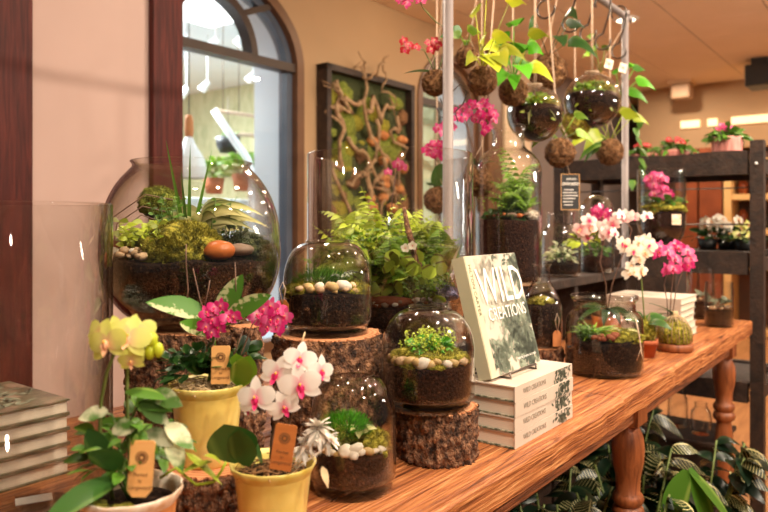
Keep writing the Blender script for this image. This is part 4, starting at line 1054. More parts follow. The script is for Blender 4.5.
# -------- narrow-necked bottle on the slice, half behind the book
e = thing('bottle_terrarium', 'narrow-necked round bottle terrarium with soil on a bark slice', 'terrarium', W(.424, 1.885, TH+.0565))
pr = smoothprof([(.042, 0), (.051, .004), (.055, .02), (.055, .085), (.052, .12), (.034, .158), (.023, .172), (.022, .19), (.023, .212), (.027, .219)], 2)
glass_vessel(e, pr, .003, .008, 48)
soil_fill(e, pr, .0095, .112, .0045, 'soil', .008, seed=19)
rng = random.Random(40)
mound(e, (0, 0, .118), (.034, .034, .014), 'moss_gold', 500, 40, .006)
cord_tag(e, (.028, -.055, .05), .024, .042, 'kraft', .3, .045)

# -------- wide short jar
e = thing('wide_jar_terrarium', 'wide short glass jar terrarium with arching grass and bark chips', 'terrarium', W(.572, 1.82, TH))
pr = smoothprof([(.088, 0), (.096, .004), (.098, .02), (.098, .132), (.093, .150), (.080, .160), (.078, .168), (.078, .186), (.085, .190), (.085, .199)], 1)
glass_vessel(e, pr, .003, .008, 60)
soil_fill(e, pr, .0095, .088, .0045, 'soil', .010, seed=23, slope=.10)
rng = random.Random(41)
b = MB(); rosette(b, (-.035, -.02, .095), 60, .085, .008, rng, .45, .9, 0, 'blade', None, .2); b.build('grass', 'lf_mid', e)
b = MB(); rosette(b, (.035, -.02, .105), 22, .06, .018, rng, .7, .6, 0, 'oval'); b.build('foliage', 'lf_dracaena', e)
mound(e, (.03, -.03, .095), (.058, .055, .020), 'moss_gold', 1500, 42, .006)
b = MB(); sprigs(b, (-.06, -.045, .09), .02, 24, .035, rng, 0, .009); b.build('sprigs', 'lf_green', e)
pebbles(e, [(rng.uniform(-.05, .03), -.07+rng.uniform(-.01, .01), .096+rng.uniform(0, .01)) for i in range(12)], ['peb_r'], .010, rng, 'bark_chip')
b = MB(); b.tube([(.052, -.085, .15), (.056, -.098, .11), (.060, -.0995, .075), (.066, -.099, .05), (.058, -.0995, .075), (.05, -.0995, .05)], .0016, seg=5); b.build('cord_bow', 'cord', e)

# ================================================================== potted orchids in front
def flared_pot(e, r, h, mat, rimmat, scallop=.0, rimh=.012):
    def wob(rr, z, a):
        k = 1+(scallop*math.sin(a*14)*.5+scallop*.5*noise.noise((math.cos(a)*3, math.sin(a)*3, 1)))*(1 if z > h*.86 else 0)
        return rr*k, z+(scallop*.12*r*math.sin(a*9+1) if z > h*.93 else 0)
    b = MB(); b.lathe([(0, 0), (r*.70, 0), (r*.72, .004), (r*.80, h*.5), (r*.88, h*.86)], 64, 0, None, wob); b.build('pot', mat, e)
    b = MB(); b.lathe([(r*.88, h*.86), (r*.95, h*.92), (r*1.0, h*.985), (r*.985, h), (r*.955, h*.995), (r*.91, h*.93), (r*.84, h*.8), (r*.80, h*.7)], 64, 0, None, wob); b.build('pot_rim', rimmat, e)
    b = MB(); b.lathe([(r*.80, h*.72), (r*.86, h*.84), (r*.5, h*.87), (0, h*.88)], 32); b.build('soil', 'soil', e)
def straw(e, r, z, n, rng, nm='straw', mat='straw', L=.03):
    b = MB()
    for i in range(n):
        a = rng.uniform(0, 2*PI); q = rng.uniform(0, r); p = Vector((q*math.cos(a), q*math.sin(a), z+rng.uniform(0, .006)))
        d = Vector((rng.uniform(-1, 1), rng.uniform(-1, 1), rng.uniform(-.1, .25)))*L*.5
        b.tube([p-d, p+Vector((0, 0, .004)), p+d], .0006, seg=4)
    o = b.build(nm, mat, e); o['kind'] = 'stuff'; return o
# yellow-green orchid in orange clay pot
PX, PY = -.272, .75
e = thing('potted_orchid', 'lime yellow orchid with trailing leaves in orange clay pot', 'potted plant', W(PX, PY, TH))
flared_pot(e, .055, .106, 'pot_orange', 'pot_white_rim', .03)
O = W(PX, PY, TH)
def L_(u, v, Y): return U(u, v, Y)-O
rng = random.Random(51)
b = MB(); b.tube([(-.018, 0, .09), L_(100, 430, .75), L_(101, 400, .745), L_(107, 372, .74), L_(116, 350, .73)], .0022, .0016, 7); b.tube([(.0, .01, .09), L_(128, 430, .76), L_(127, 400, .76), L_(127, 372, .755), L_(130, 352, .745)], .0022, .0016, 7)
b.tube([L_(130, 362, .75), L_(142, 350, .75), L_(152, 346, .745)], .0012); b.build('flower_stem', 'stem', e)
for u, v, Y, s_, f, rl in ((107, 343, .725, .044, (-.3, -1, .1), .2), (128, 337, .73, .044, (.25, -1, .25), -.3), (118, 331, .745, .036, (0, -1, .5), .5), (131, 361, .735, .026, (.1, -1, -.3), .1), (98, 335, .74, .036, (-.6, -1, .2), -.5), (140, 333, .75, .036, (.6, -1, .2), .3)):
    bloom(e, L_(u, v, Y), f, s_, 'phal', 'pt_lime', 'lip_peach', rl)
for u, v in ((158, 350), (152, 340), (150, 352)): bud(e, L_(u, v, .745), .0075, 'lf_yellow')
b = MB()
# large leaves over the pot's left side
b.leaf(L_(118, 470, .73), L_(88, 440, .70)-L_(118, 470, .73)+Vector((0, 0, .02)), .055, .034, .35, 0, 'oval', 8, .12, (-.2, -.8, .6))
b.leaf(L_(122, 478, .73), L_(60, 500, .68)-L_(122, 470, .73)+Vector((0, 0, .01)), .085, .030, .25, 0, 'oval', 9, .12, (-.2, -.7, .7))
b.leaf(L_(108, 470, .74), L_(92, 428, .74)-L_(108, 470, .74), .06, .025, .2, 0, 'oval', 8, .12, (0, -.9, .4))
b.build('foliage', 'lf_orchid', e)
b = MB(); leafy(b, (.0, .012, .135), (.050, .04, .055), 95, .026, .012, 0, rng, .5, 'oval', -.3, 6)
b.leaf(L_(135, 405, .75), (1, -.2, .15), .045, .014, .25, 0, 'oval', 8, .1, (0, -.7, .7)); b.leaf(L_(125, 392, .75), (1, -.3, .12), .052, .014, .2, 0, 'oval', 8, .1, (0, -.6, .8))
for i in range(8):
    a = rng.uniform(0, 6.28); b.tube(arc((0, 0, .09), (.045*math.cos(a), .045*math.sin(a), .15), .01, 6), .0012)
b.build('foliage', 'lf_green', e)
b = MB()
for u, v, dx, dz, s_ in ((112, 432, .8, .5, .036), (165, 425, .8, -.3, .036), (168, 432, .5, -.9, .036), (146, 432, 1, -.1, .032), (108, 412, -.9, .1, .03), (150, 395, 1, .05, .038), (140, 405, .9, -.2, .035)):
    b.leaf(L_(u, v, .745), (dx, -.2, dz), s_, s_*.55, .3, 0, 'oval', 7, .1, (rng.uniform(-.3, .3), -.9, .5))
for pts in (((134, 440), (150, 430), (160, 428)), ((125, 430), (140, 402), (155, 396)), ((118, 430), (112, 415), (100, 410))): b.tube([L_(u, v, .75) for u, v in pts], .0012)
b.build('marbled_foliage', 'lf_marble', e)
b = MB(); pts = [(160, 478), (176, 468), (196, 485), (214, 482), (222, 470), (226, 462)]; b.tube([L_(u, v, .735) for u, v in pts], .0016); b.leaf(L_(222, 465, .735), (-.6, -.2, .8), .03, .016, .4, 0, 'oval', 6); b.leaf(L_(212, 462, .735), (-.9, -.2, -.1), .032, .02, .2, 0, 'oval', 6); b.leaf(L_(185, 452, .74), (.8, -.2, -.5), .05, .014, .1, 0, 'lance', 6); b.build('trailing_vine', 'lf_lime', e)
b = MB(); b.blob((-.025, -.028, .094), (.014, .012, .008), 3, .3, 2, 0, 3); b.blob((.004, -.036, .094), (.018, .010, .008), 3, .3, 2, 0, 4); b.build('moss', 'moss_gold', e)
wood_tag(e, L_(139, 497, .715), .0245, .056, (-.12, .05, .10), 'tag_wood', True)

# pink-flowered plant in the rear yellow pot
PX, PY = -.241, .955
e = thing('potted_plant', 'rear yellow pot with magenta blooms and speckled leaves on stump', 'potted plant', W(PX, PY, TH+.0643))
flared_pot(e, .0535, .108, 'pot_yellow', 'pot_yellow_rim', .02)
O = W(PX, PY, TH+.0643)
rng = random.Random(52)
straw(e, .046, .100, 220, rng)
b = MB()
for u0, v0, u1, v1, Y0, Y1, L2, w2, dr in ((214, 322, 139, 297, .955, .93, .100, .030, .30), (214, 326, 243, 274, .95, .95, .082, .030, .05), (222, 325, 276, 290, .95, .93, .090, .026, .22), (206, 335, 176, 318, .95, .92, .040, .022, .3)):
    p0, p1 = L_(u0, v0, Y0), L_(u1, v1, Y1); d = (p1-p0); d = d+Vector((0, 0, dr*d.length))
    b.leaf(p0, d, (p1-p0).length*1.04, w2, dr, 0, 'oval', 12, .12, (.15, -.85, .45))
b.tube([(0, 0, .09), L_(214, 345, .955), L_(214, 325, .955)], .0025); b.build('speckled_foliage', 'lf_dieff', e)
b = MB()
for u, v in ((180, 352), (190, 345), (195, 358), (202, 350), (188, 362), (205, 362), (198, 340), (172, 348), (236, 352), (228, 345)):
    b.leaf(L_(205, 372, .955), L_(u, v, .93)-L_(205, 372, .955), .045+rng.uniform(-.01, .01), .020, .2, 0, 'oval', 6, .15, (rng.uniform(-.4, .4), -.9, .5))
leafy(b, (-.015, -.005, .125), (.042, .035, .032), 90, .022, .012, 0, rng, .4)
leafy(b, (.045, -.005, .135), (.02, .02, .02), 24, .03, .016, 0, rng, .4); b.build('foliage', 'lf_dark', e)
b = MB()
for u, v, w2 in ((250, 350, .034), (236, 345, .030), (243, 360, .030)):
    b.leaf(L_(240, 386, .94), L_(u, v, .92)-L_(240, 386, .94), .060, w2, .15, 0, 'oval', 8, .12, (.1, -1, .3))
b.build('pothos_foliage', 'lf_mid', e)
b = MB()
for pts in (((224, 375), (236, 350), (243, 330)), ((228, 378), (243, 350), (252, 325), (256, 320)), ((205, 370), (212, 350), (216, 335)), ((187, 300), (188, 290), (186, 262), (186, 244)), ((208, 320), (200, 300), (193, 268)), ((238, 320), (236, 290), (235, 262)), ((203, 312), (207, 296), (210, 280))): b.tube([L_(u, v, .95) for u, v in pts], .0012, .0008, 5)
b.build('bare_stem', 'stem_brown', e)
for u, v in ((207, 313), (214, 308), (221, 306), (213, 320), (206, 327), (219, 328), (228, 318), (234, 317), (212, 333)): bloom(e, L_(u, v, .93), (rng.uniform(-.5, .5), -1, rng.uniform(-.2, .5)), rng.uniform(.020, .025), 'phal', 'pt_magenta', 'lip_magenta', rng.uniform(-.5, .5))
for u, v in ((257, 315), (264, 310), (271, 306), (278, 310), (262, 322), (270, 320), (278, 320), (285, 316), (268, 328), (277, 328)): bloom(e, L_(u, v, .955), (rng.uniform(-.5, .5), -1, rng.uniform(-.2, .5)), rng.uniform(.022, .027), 'phal', rng.choice(['pt_magenta', 'pt_pink']), 'lip_magenta', rng.uniform(-.5, .5))
wood_tag(e, L_(220.5, 384, .925), .0245, .050, (-.08, .0, .05), 'tag_wood')

# white orchid in the front yellow pot
PX, PY = -.135, .85
e = thing('potted_orchid', 'white orchid with magenta lips in the front yellow pot', 'potted plant', W(PX, PY, TH))
flared_pot(e, .0525, .100, 'pot_yellow', 'pot_yellow_rim', .02)
O = W(PX, PY, TH)
rng = random.Random(53)
straw(e, .044, .090, 90, rng, 'coir_fibre', 'coir')
b = MB()
b.leaf(L_(240, 462, .84), L_(222, 412, .81)-L_(240, 462, .84), .068, .060, .12, 0, 'oval', 9, .10, (0, -1, .2))
b.leaf(L_(246, 466, .83), L_(240, 425, .815)-L_(246, 466, .83), .056, .038, .1, 0, 'oval', 8, .14, (-.3, -1, .2))
b.leaf(L_(262, 464, .85), L_(252, 440, .85)-L_(262, 464, .85), .05, .03, .3, 0, 'oval', 8, .14)
b.build('foliage', 'lf_orchid', e)
b = MB(); b.tube([(-.005, .01, .085), L_(272, 440, .86), L_(280, 405, .86), L_(292, 375, .85), L_(300, 362, .845)], .0022, .0016, 7); b.tube([(.005, .01, .085), L_(285, 440, .86), L_(290, 420, .855), L_(296, 405, .85), L_(262, 402, .85)], .0018, .0014, 7); b.build('flower_stem', 'stem_brown', e)
for u, v, Y, s_, f, rl in ((256, 398, .81, .044, (-.2, -1, .1), .1), (300, 359, .825, .038, (.1, -1, .35), -.2), (300, 385, .815, .048, (.15, -1, .0), .15), (277, 374, .83, .042, (-.3, -1, .1), -.35), (284, 407, .815, .036, (.3, -1, -.2), .4), (321, 371, .83, .034, (.8, -1, .1), -.2), (248, 408, .835, .026, (-.6, -1, -.3), .3)):
    bloom(e, L_(u, v, Y), f, s_, 'phal', 'pt_white', 'lip_magenta', rl)
b = MB()
for c, n_, s_ in ((L_(318, 428, .83), 44, .020), (L_(304, 448, .83), 34, .018), (L_(328, 438, .84), 26, .016), (L_(310, 440, .83), 20, .016)): 
    for i in range(n_):
        a = rng.uniform(0, 6.28); b.leaf(c, (math.cos(a), rng.uniform(-1, .3), math.sin(a)), s_*rng.uniform(.7, 1.2), s_*.36, .3, 0, 'lance', 5, .2, None, .02)
    b.tube([(.02, 0, .085), (c+Vector((.0, 0, -.01)))], .0012)
b.build('fluffy_white_foliage', 'tuft_white', e)
b = MB(); b.tube([L_(300, 348, .87), L_(305, 332, .875)], .0012); b.leaf(L_(322, 466, .82), (.4, -.5, -1), .024, .010, .1, 0, 'lance', 5); b.build('dry_leaf', 'straw', e)
wood_tag(e, L_(280, 470, .805), .0250, .052, (-.08, .14, -.05), 'tag_dark')
# ================================================================== books
M['ink_back'] = vmat('leafy_back_cover', [srgb(60, 66, 52), srgb(120, 124, 100), srgb(196, 184, 164)], 60, 0.5, lo=0.4, hi=0.6)
def book(label, cat, loc, rz, L, Wd, th, cmat='cover', smat='cover', tilt=None, group=None, spine_text=True, art=False, name='book'):
    """x along the spine (0..L), y from the spine (0) to the fore edge (Wd), z thickness"""
    e = thing(name, label, cat, loc, rz, group)
    c = .0024
    b = MB(); b.box((L/2, Wd/2, th-c/2), (L, Wd, c)); b.build('cover', cmat, e, False)
    b = MB(); b.box((L/2, Wd/2+.001, c/2), (L, Wd-.002, c)); b.build('back_cover', 'ink_back' if cmat == 'cover' else cmat, e, False)
    b = MB(); b.box((L/2, c/2-.0002, th/2), (L, c, th-.0002)); b.build('spine', smat, e, False)
    b = MB(); b.box((L/2, Wd/2+.000, th/2), (L-.006, Wd-.008, th-2*c-.0004)); b.build('page_block', 'pages', e, False)
    return e
rng = random.Random(61)
BL, BW, BT = .250, .200, .0265
C0 = (.224, 1.197)
nb = ['bottom pale book of the four-book stack on the table edge', 'second pale book from the bottom of the four-book stack', 'third pale book from the bottom of the four-book stack', 'top pale book of the four-book stack, under the standing book']
def leafprint(b, c, R, n, rng, z=0.0, m=0, L=.02, w=.008):
    """flat printed leaves in the x-y plane"""
    for i in range(n):
        a = rng.uniform(0, 6.28); q = rng.uniform(0, 1)
        p = Vector((c[0]+R[0]*q*math.cos(a), c[1]+R[1]*q*math.sin(a), z)); a2 = rng.uniform(0, 6.28)
        d = Vector((math.cos(a2), math.sin(a2), 0)); s_ = Vector((-d.y, d.x, 0)); l = L*rng.uniform(.6, 1.2)
        pts = [p+d*l*t_+s_*w*.5*math.sin(PI*t_)*sg for sg, ts_ in ((1, (0, .25, .5, .75, 1)), (-1, (.75, .5, .25))) for t_ in ts_]
        b.add(pts, [tuple(range(8))], m)
def clampm(b, x0, x1, y0, y1):
    b.v = [(min(max(x, x0), x1), min(max(y, y0), y1), z) for x, y, z in b.v]
for k in range(4):
    jx, jy, jr = rng.uniform(-.002, .003), rng.uniform(-.002, .002), rng.uniform(-.012, .012)
    if k == 0: jx = jy = jr = 0
    e = book(nb[k], 'book', W(C0[0]+jx, C0[1]+jy, TH+.0008+k*(BT+.0004)), ANG+jr, BL, BW, BT)
    X = Matrix.Rotation(PI/2, 4, 'X')
    b = MB(); leafprint(b, (BL*.80, BT*.5), (BL*.16, BT*.55), 60, random.Random(70+k), 0, 0, .014, .005); clampm(b, .001, BL-.001, .0008, BT-.0008)
    b.v = [(x, -.0006, y) for x, y, z in b.v]; b.build('spine_print', 'ink_dark', e, False)
    text_mesh('spine_lettering', 'WILD CREATIONS', .0135, 'ink_grey', e, (.078, -.0008, BT*.52), (PI/2, 0, 0), .0001, .85)
    if k < 3:
        b = MB(); b.box((.05, -.0, 0), (0, 0, 0))
STZ = TH+.0008+4*(BT+.0004)
# printed leaves along the cover board edges seen at the head of each book are part of the cover mesh colour
# standing book on its easel
th_ = math.radians(15)
bl = W(.189, 1.228, STZ+.006)
e = thing('book', 'large leafy-covered book standing propped on top of the book stack', 'book', bl, ANG)
# local frame: x along the cover's width, z up the cover (tilted back), y into the book
tiltm = bpy.data.objects.new('cover', None)
def TB(b): # apply lean to builder vertices: rotate about x
    R_ = Matrix.Rotation(-th_, 4, 'X'); b.v = [tuple(R_ @ Vector(p)) for p in b.v]
bpy.data.objects.remove(tiltm)
SW, SH_, ST = .200, .221, .026
b = MB(); b.box((SW/2, .0012, SH_/2), (SW, .0024, SH_)); b.box((SW/2, ST-.0012, SH_/2), (SW, .0024, SH_)); TB(b); b.build('cover', 'cover', e, False)
b = MB(); b.box((-.0002, ST/2, SH_/2), (.0026, ST, SH_)); b.box((.010, -.0003, SH_/2), (.019, .0008, SH_)); TB(b); b.build('spine', 'cover_spine', e, False)
b = MB(); b.box((SW/2, ST/2, SH_/2), (SW-.006, ST-.0054, SH_-.006)); TB(b); b.build('page_block', 'pages', e, False)
def cover_art(mat, spec, seed, z):
    b = MB(); r_ = random.Random(seed)
    for c, R_, n_, l, w_ in spec: leafprint(b, c, R_, n_, r_, 0, 0, l, w_)
    clampm(b, .0215, SW-.001, .001, SH_-.001); b.v = [(x, z, y) for x, y, _ in b.v]; TB(b); b.build('cover_print', mat, e, False)
cover_art('ink_pale', [((.10, .12), (.07, .11), 90, .035, .014), ((.06, .20), (.04, .03), 30, .03, .01)], 1, -.0006)
cover_art('ink_mid', [((.155, .07), (.055, .07), 120, .035, .013), ((.06, .035), (.04, .035), 60, .03, .010), ((.185, .19), (.018, .05), 50, .025, .012), ((.10, .09), (.03, .03), 30, .03, .01)], 2, -.0009)
cover_art('ink_dark', [((.19, .20), (.016, .045), 34, .024, .010), ((.16, .03), (.05, .03), 70, .030, .009), ((.13, .08), (.03, .03), 30, .03, .008), ((.035, .03), (.014, .03), 24, .02, .006), ((.19, .10), (.015, .04), 26, .02, .008), ((.10, .205), (.006, .03), 8, .02, .006), ((.155, .215), (.006, .02), 8, .02, .006)], 3, -.0012)
def on_cover(name, s, size, mat, x, z, sx=1.0, y=-.0018, rz=None, ext=.0001, bold=0):
    R_ = Matrix.Rotation(-th_, 4, 'X'); p = R_ @ Vector((x, y, z))
    return text_mesh(name, s, size, mat, e, p, (PI/2-th_, 0, 0), ext, sx, 'CENTER', bold)
on_cover('title_lettering', 'WILD', .098, 'ink_white', .112, .158, .72)
on_cover('title_lettering', 'CREATIONS', .033, 'ink_white', .112, .108, .85)
on_cover('cover_lettering', 'Inspiring projects to create', .0075, 'ink_white', .145, .020, 1)
o = text_mesh('spine_lettering', 'HILTON CARTER', .0125, 'ink_spine', e, Matrix.Rotation(-th_, 4, 'X') @ Vector((.010, -.0010, .158)), (PI/2-th_, 0, 0), .0001, 1)
o.rotation_mode = 'QUATERNION'; o.rotation_quaternion = Quaternion((1, 0, 0), PI/2-th_) @ Quaternion((0, 0, 1), -PI/2)
# wire easel
e = thing('book_easel', 'small dark metal easel holding the standing book', 'easel', bl-Vector((0, 0, .008)), ANG)
b = MB()
for x in (.045, .150):
    b.tube([(x, -.012, .012), (x, -.014, .0035), (x, .0, .0035), (x, .075, .0035)], .0022); b.tube([(x, .075, .0035), (x, .078, .06)], .0022)
b.tube([(.045, -.012, .012), (.150, -.012, .012)], .0022); b.tube([(.045, .076, .0035), (.150, .076, .0035)], .0022)
b.build('wire_frame', 'dark_metal', e)

# left stack of five books, seen from the fore edge
LT = .0226
lbl = ['bottom book of the five-book stack at the left edge', 'second book from the bottom of the left edge stack', 'middle book of the five-book stack at the left edge', 'second book from the top of the left edge stack', 'top book of the left edge stack, green patterned cover up']
for k in range(5):
    jr = rng.uniform(-.006, .006)
    p = W(-.488, 1.088, TH+.0008+k*(LT+.0004))
    e = book(lbl[k], 'book', p, ANG+PI/2*0+jr, .25, .20, LT, 'dark_cover', 'dark_cover')
    # move so that its near right corner sits at p: the book runs back along -d, spine away from us
    e.location = p + Matrix.Rotation(ANG, 3, 'Z') @ Vector((0, .20, 0)); e.rotation_euler = (0, 0, ANG+PI+jr)
    b = MB(); r_ = random.Random(k); leafprint(b, (.12, .19), (.12, .01), 20, r_, 0, 0, .02, .006); clampm(b, 0.001, .249, .0, .199)
    if k == 4:
        b = MB(); leafprint(b, (.09, .10), (.08, .08), 110, random.Random(5), LT+.0004, 0, .03, .008); clampm(b, .004, .246, .004, .196); b.build('cover_print', 'ink_mid', e, False)
        text_mesh('title_lettering', 'WILD', .06, 'ink_white', e, (.16, .10, LT+.0008), (0, 0, PI/2), .0001, 1)
        text_mesh('title_lettering', 'CREATIONS', .022, 'ink_white', e, (.205, .10, LT+.0008), (0, 0, PI/2), .0001, 1)
# white books toward the table end
TT = .0222
lb = ['bottom', 'second from bottom', 'third from bottom', 'third from top', 'second from top', 'top']
for k in range(6):
    jr = rng.uniform(-.02, .02)
    p = W(.975+rng.uniform(-.003, .003), 2.30, TH+.0008+k*(TT+.0004))
    e = book('pale book, %s of the six-book stack near the table end' % lb[k], 'book', p, ANG+PI/2+jr, .25, .20, TT)
    # spine along the table's normal, facing back down the table; pages toward the aisle
    e.rotation_euler = (0, 0, ANG+PI/2+jr); e.scale = (1, -1, 1)
    for c in e.children: pass
    b = MB(); leafprint(b, (.21, TT*.5), (.035, TT*.5), 14, random.Random(90+k), 0, 0, .012, .004); clampm(b, .001, .249, .0008, TT-.0008); b.v = [(x, -.0006, y) for x, y, z in b.v]; b.build('spine_print', 'ink_grey', e, False)
    if k == 5: 
        b = MB(); leafprint(b, (.16, .10), (.08, .08), 50, random.Random(8), TT+.0004, 0, .03, .008); clampm(b, .02, .24, .02, .19); b.build('cover_print', 'ink_pale', e, False)

# ================================================================== hanging rack
RN = .95; RH = .839
e = thing('hanging_rack', 'pale metal rack with two uprights and a top rail over the table', 'rack', T(2.19, RN, TH), ANG)
t1, t2 = ray_n(448, RN), ray_n(625, RN)
for t_ in (t1, t2):
    b = MB(); b.lathe([(0, 0), (.045, 0), (.045, .006), (.0135, .010), (.0135, RH-TH), (0, RH-TH)], 20, 0, Matrix.Translation((t_-2.19, 0, 0))); b.build('upright', 'metal', e)
b = MB(); b.tube([(t1-2.19-.6, 0, RH-TH), (t2-2.19+.06, 0, RH-TH)], .0135, seg=16); b.build('top_rail', 'metal', e)
b = MB(); b.tube([(1.77-2.19, 0, RH-TH), (1.77-2.19, .30, RH-TH)], .010, seg=12); b.build('cross_arm', 'metal', e)
b = MB(); b.lathe([(0, 0), (.018, 0), (.018, .02), (0, .02)], 14, 0, Matrix.Translation((t2-2.19, 0, RH-TH+.0)) ); b.build('end_cap', 'metal', e)
def s_hook(t_, lb, drop=.125, R=.030, n=RN):
    e = thing('s_hook', lb, 'hook', T(t_, n, RH), ANG, 'dark hooks on the rack rail')
    b = MB(); pts = []
    for i in range(15): a = -.5+ (PI+.9)*i/14; pts.append((0, R*math.cos(a), R*math.sin(a)-.006))
    x = pts[-1]; b1 = []
    for i in range(15): a = PI*.75-(PI+.9)*i/14+.0; b1.append((0, -R*math.cos(a)*1.0, -drop-R*math.sin(a)*1.0+.0))
    b.tube(pts, .0036, seg=7); b.tube([pts[-1], (0, pts[-1][1], -.04), (0, 0, -drop+.0)], .0036, seg=7)
    lo = [(0, R*math.sin(2*PI*i/14*.78), -drop-R+R*math.cos(2*PI*i/14*.78)) for i in range(15)]
    b.tube(lo, .0036, seg=7); b.build('hook_wire', 'dark_metal', e); return e
hk = []
for i, (u, lb) in enumerate(((546, 'dark metal hook on the rail, leftmost of the visible hooks'), (571, 'dark metal hook on the rail, second from the left'), (588, 'dark metal hook on the rail above the right glass globe'), (603, 'dark metal hook on the rail holding a tagged cord'), (619, 'dark metal hook on the rail right beside the upright'))):
    s_hook(ray_n(u, RN), lb)

# ---- hanging things
def moss_ball(e, r, rng, mat='moss_brown', strands=46, seed=0):
    b = MB(); b.blob((0, 0, 0), (r*.96, r*.96, r*.94), 4, .22, 2.5, 0, seed); b.tufts((0, 0, 0), (r*.96, r*.96, r*.94), 2200, r*.17, r*.014, 0, rng, -1); b.build('moss_ball', mat, e)
    b = MB()
    for i in range(strands):
        ax = Vector((rng.gauss(0, 1), rng.gauss(0, 1), rng.gauss(0, 1))).normalized(); u_ = ax.cross(Vector((.2, .5, .8))).normalized(); v_ = ax.cross(u_)
        a0, a1 = rng.uniform(0, 6), rng.uniform(1, 3.2); q = r*rng.uniform(.99, 1.03); off = ax*r*rng.uniform(-.3, .3)
        pts = []
        for k in range(11):
            a = a0+a1*k/10; p = u_*math.cos(a)+v_*math.sin(a); p = (p*q+off).normalized()*q; pts.append(p)
        b.tube(pts, r*.014, seg=4)
    o = b.build('wrapping_twine', 'coir', e); o['kind'] = 'stuff'
def hang(u, v, r_px, label, n=RN, mat='moss_brown', cat='hanging plant', name='kokedama', seed=0, cord=True, strands=46, group=None):
    t_ = ray_n(u, n); P0 = T(t_, n, 0); Y = P0.y; P0.z = CAM-(v-222)/F*Y; r = r_px/F*Y
    e = thing(name, label, cat, P0, 0, group)
    rr = random.Random(seed+100)
    if name == 'kokedama': moss_ball(e, r, rr, mat, strands, seed)
    if cord:
        top = RH+CAM-P0.z - .012; b = MB()
        hx = Vector((0, 0, 0))
        off = T(t_, RN, 0)-T(t_, n, 0) if abs(n-RN) < .12 else Vector((0, 0, 0)); off.z = 0
        for s_ in (-1, 1): b.tube([(s_*r*.8, 0, r*.35), (s_*r*.3, 0, r*1.5), (s_*.0015+off.x*.2, off.y*.2, r*2.4), (s_*.0015+off.x, off.y, top)], .0011, seg=5)
        b.build('hanging_cord', 'cord', e)
    return e, r, rr
e, r, rr = hang(435, 83, 13, 'brown moss ball with red orchid, hanging left of the rack upright', 1.0, seed=1)
O = e.location.copy(); Yk = O.y
def K_(u, v, dy=0): return U(u, v, Yk+dy)-O
b = MB(); b.leaf((0, 0, r*.8), K_(402, 74)-Vector((0, 0, r*.8))+Vector((0, -.01, .02)), .085, .030, .25, 0, 'oval', 8, .1); b.leaf((.01, 0, r*.8), K_(444, 40)-Vector((0, 0, r)), .09, .032, .1, 0, 'oval', 8, .12); b.build('foliage', 'lf_orchid', e)
b = MB(); b.tube([(0, 0, r*.8), K_(430, 62), K_(424, 50), K_(405, 44)], .0016); b.tube([(0, 0, r*.8), K_(434, 58), K_(432, 44)], .0016); b.tube([(.008, 0, r*.9), K_(446, 45, .05), K_(446, 28, .0), K_(436, 22), K_(423, 8), K_(416, -8), K_(400, -6)], .0018); b.build('flower_stem', 'stem', e)
for u, v in ((404, 41), (409, 45), (405, 50), (429, 44), (435, 41), (438, 46), (431, 50), (416, 47)): bloom(e, K_(u, v, -.01), (rr.uniform(-.6, .6), -1, rr.uniform(-.3, .5)), .026, 'phal', 'pt_red', 'lip_magenta', rr.uniform(-1, 1))
for u, v in ((401, -2), (406, 3), (410, -4), (421, 0)): bloom(e, K_(u, v, -.01), (rr.uniform(-.6, .6), -1, rr.uniform(-.3, .5)), .030, 'phal', 'pt_pink', 'lip_magenta', rr.uniform(-1, 1))
def koke_leaves(e, r, specs, mat, nm='foliage'):
    b = MB()
    for (du, dv, L2, w2, dy) in specs:           # direction in x and z, length and width as multiples of r
        d = Vector((du, dy-.1, dv)).normalized(); p1 = Vector((0, 0, r*.9))+Vector((du, dy-.2, dv))*r*(.45+1.1*max(0, dv)/max(.6, L2*.4)); b.tube([(0, 0, r*.85), p1+Vector((0, 0, r*.1))], .0014); b.leaf(p1, Vector((d.x*.8, d.y-.15, d.z*.35+.05)), L2*r*.78, w2*r, .85, 0, 'heart', 10, .12, (d.x*.4, -1, .55), .010)
    b.build(nm, mat, e)
e, r, rr = hang(467, 57, 11, 'small brown moss ball with pale green leaves, right of the upright', 1.02, seed=2)
koke_leaves(e, r, [(.2, .9, 3.2, 1.3, -.2), (-.5, .7, 2.4, 1.0, 0), (.0, .5, 2, .9, .4)], 'lf_mid'); koke_leaves(e, r, [(-.6, .9, 3.6, 1.6, .1)], 'lf_orchid', 'dark_foliage')
e, r, rr = hang(482, 81, 14.5, 'coiled brown moss ball with big yellow leaves, hanging', .95, seed=3, strands=80)
koke_leaves(e, r, [(.3, .45, 2.6, 2.0, -1.1), (-.3, 1.5, 2.4, 1.4, -.5), (.7, 1.7, 2.4, 1.2, -.2), (.1, 1.9, 2.6, 1.3, 0), (.5, .6, 2.6, 1.9, -.9), (-.1, 1.0, 2.4, 1.2, -.4), (.5, 1.1, 2.7, 1.3, -.2), (-.5, .5, 2.0, 1.1, -.4), (.95, .8, 2.7, 1.1, -.2), (.2, .5, 2.0, 1.4, -1.0)], 'lf_yellow')
e, r, rr = hang(513, 92, 14, 'dark moss ball with mixed green and yellow leaves, above the tall bottle', .95, seed=4, strands=70)
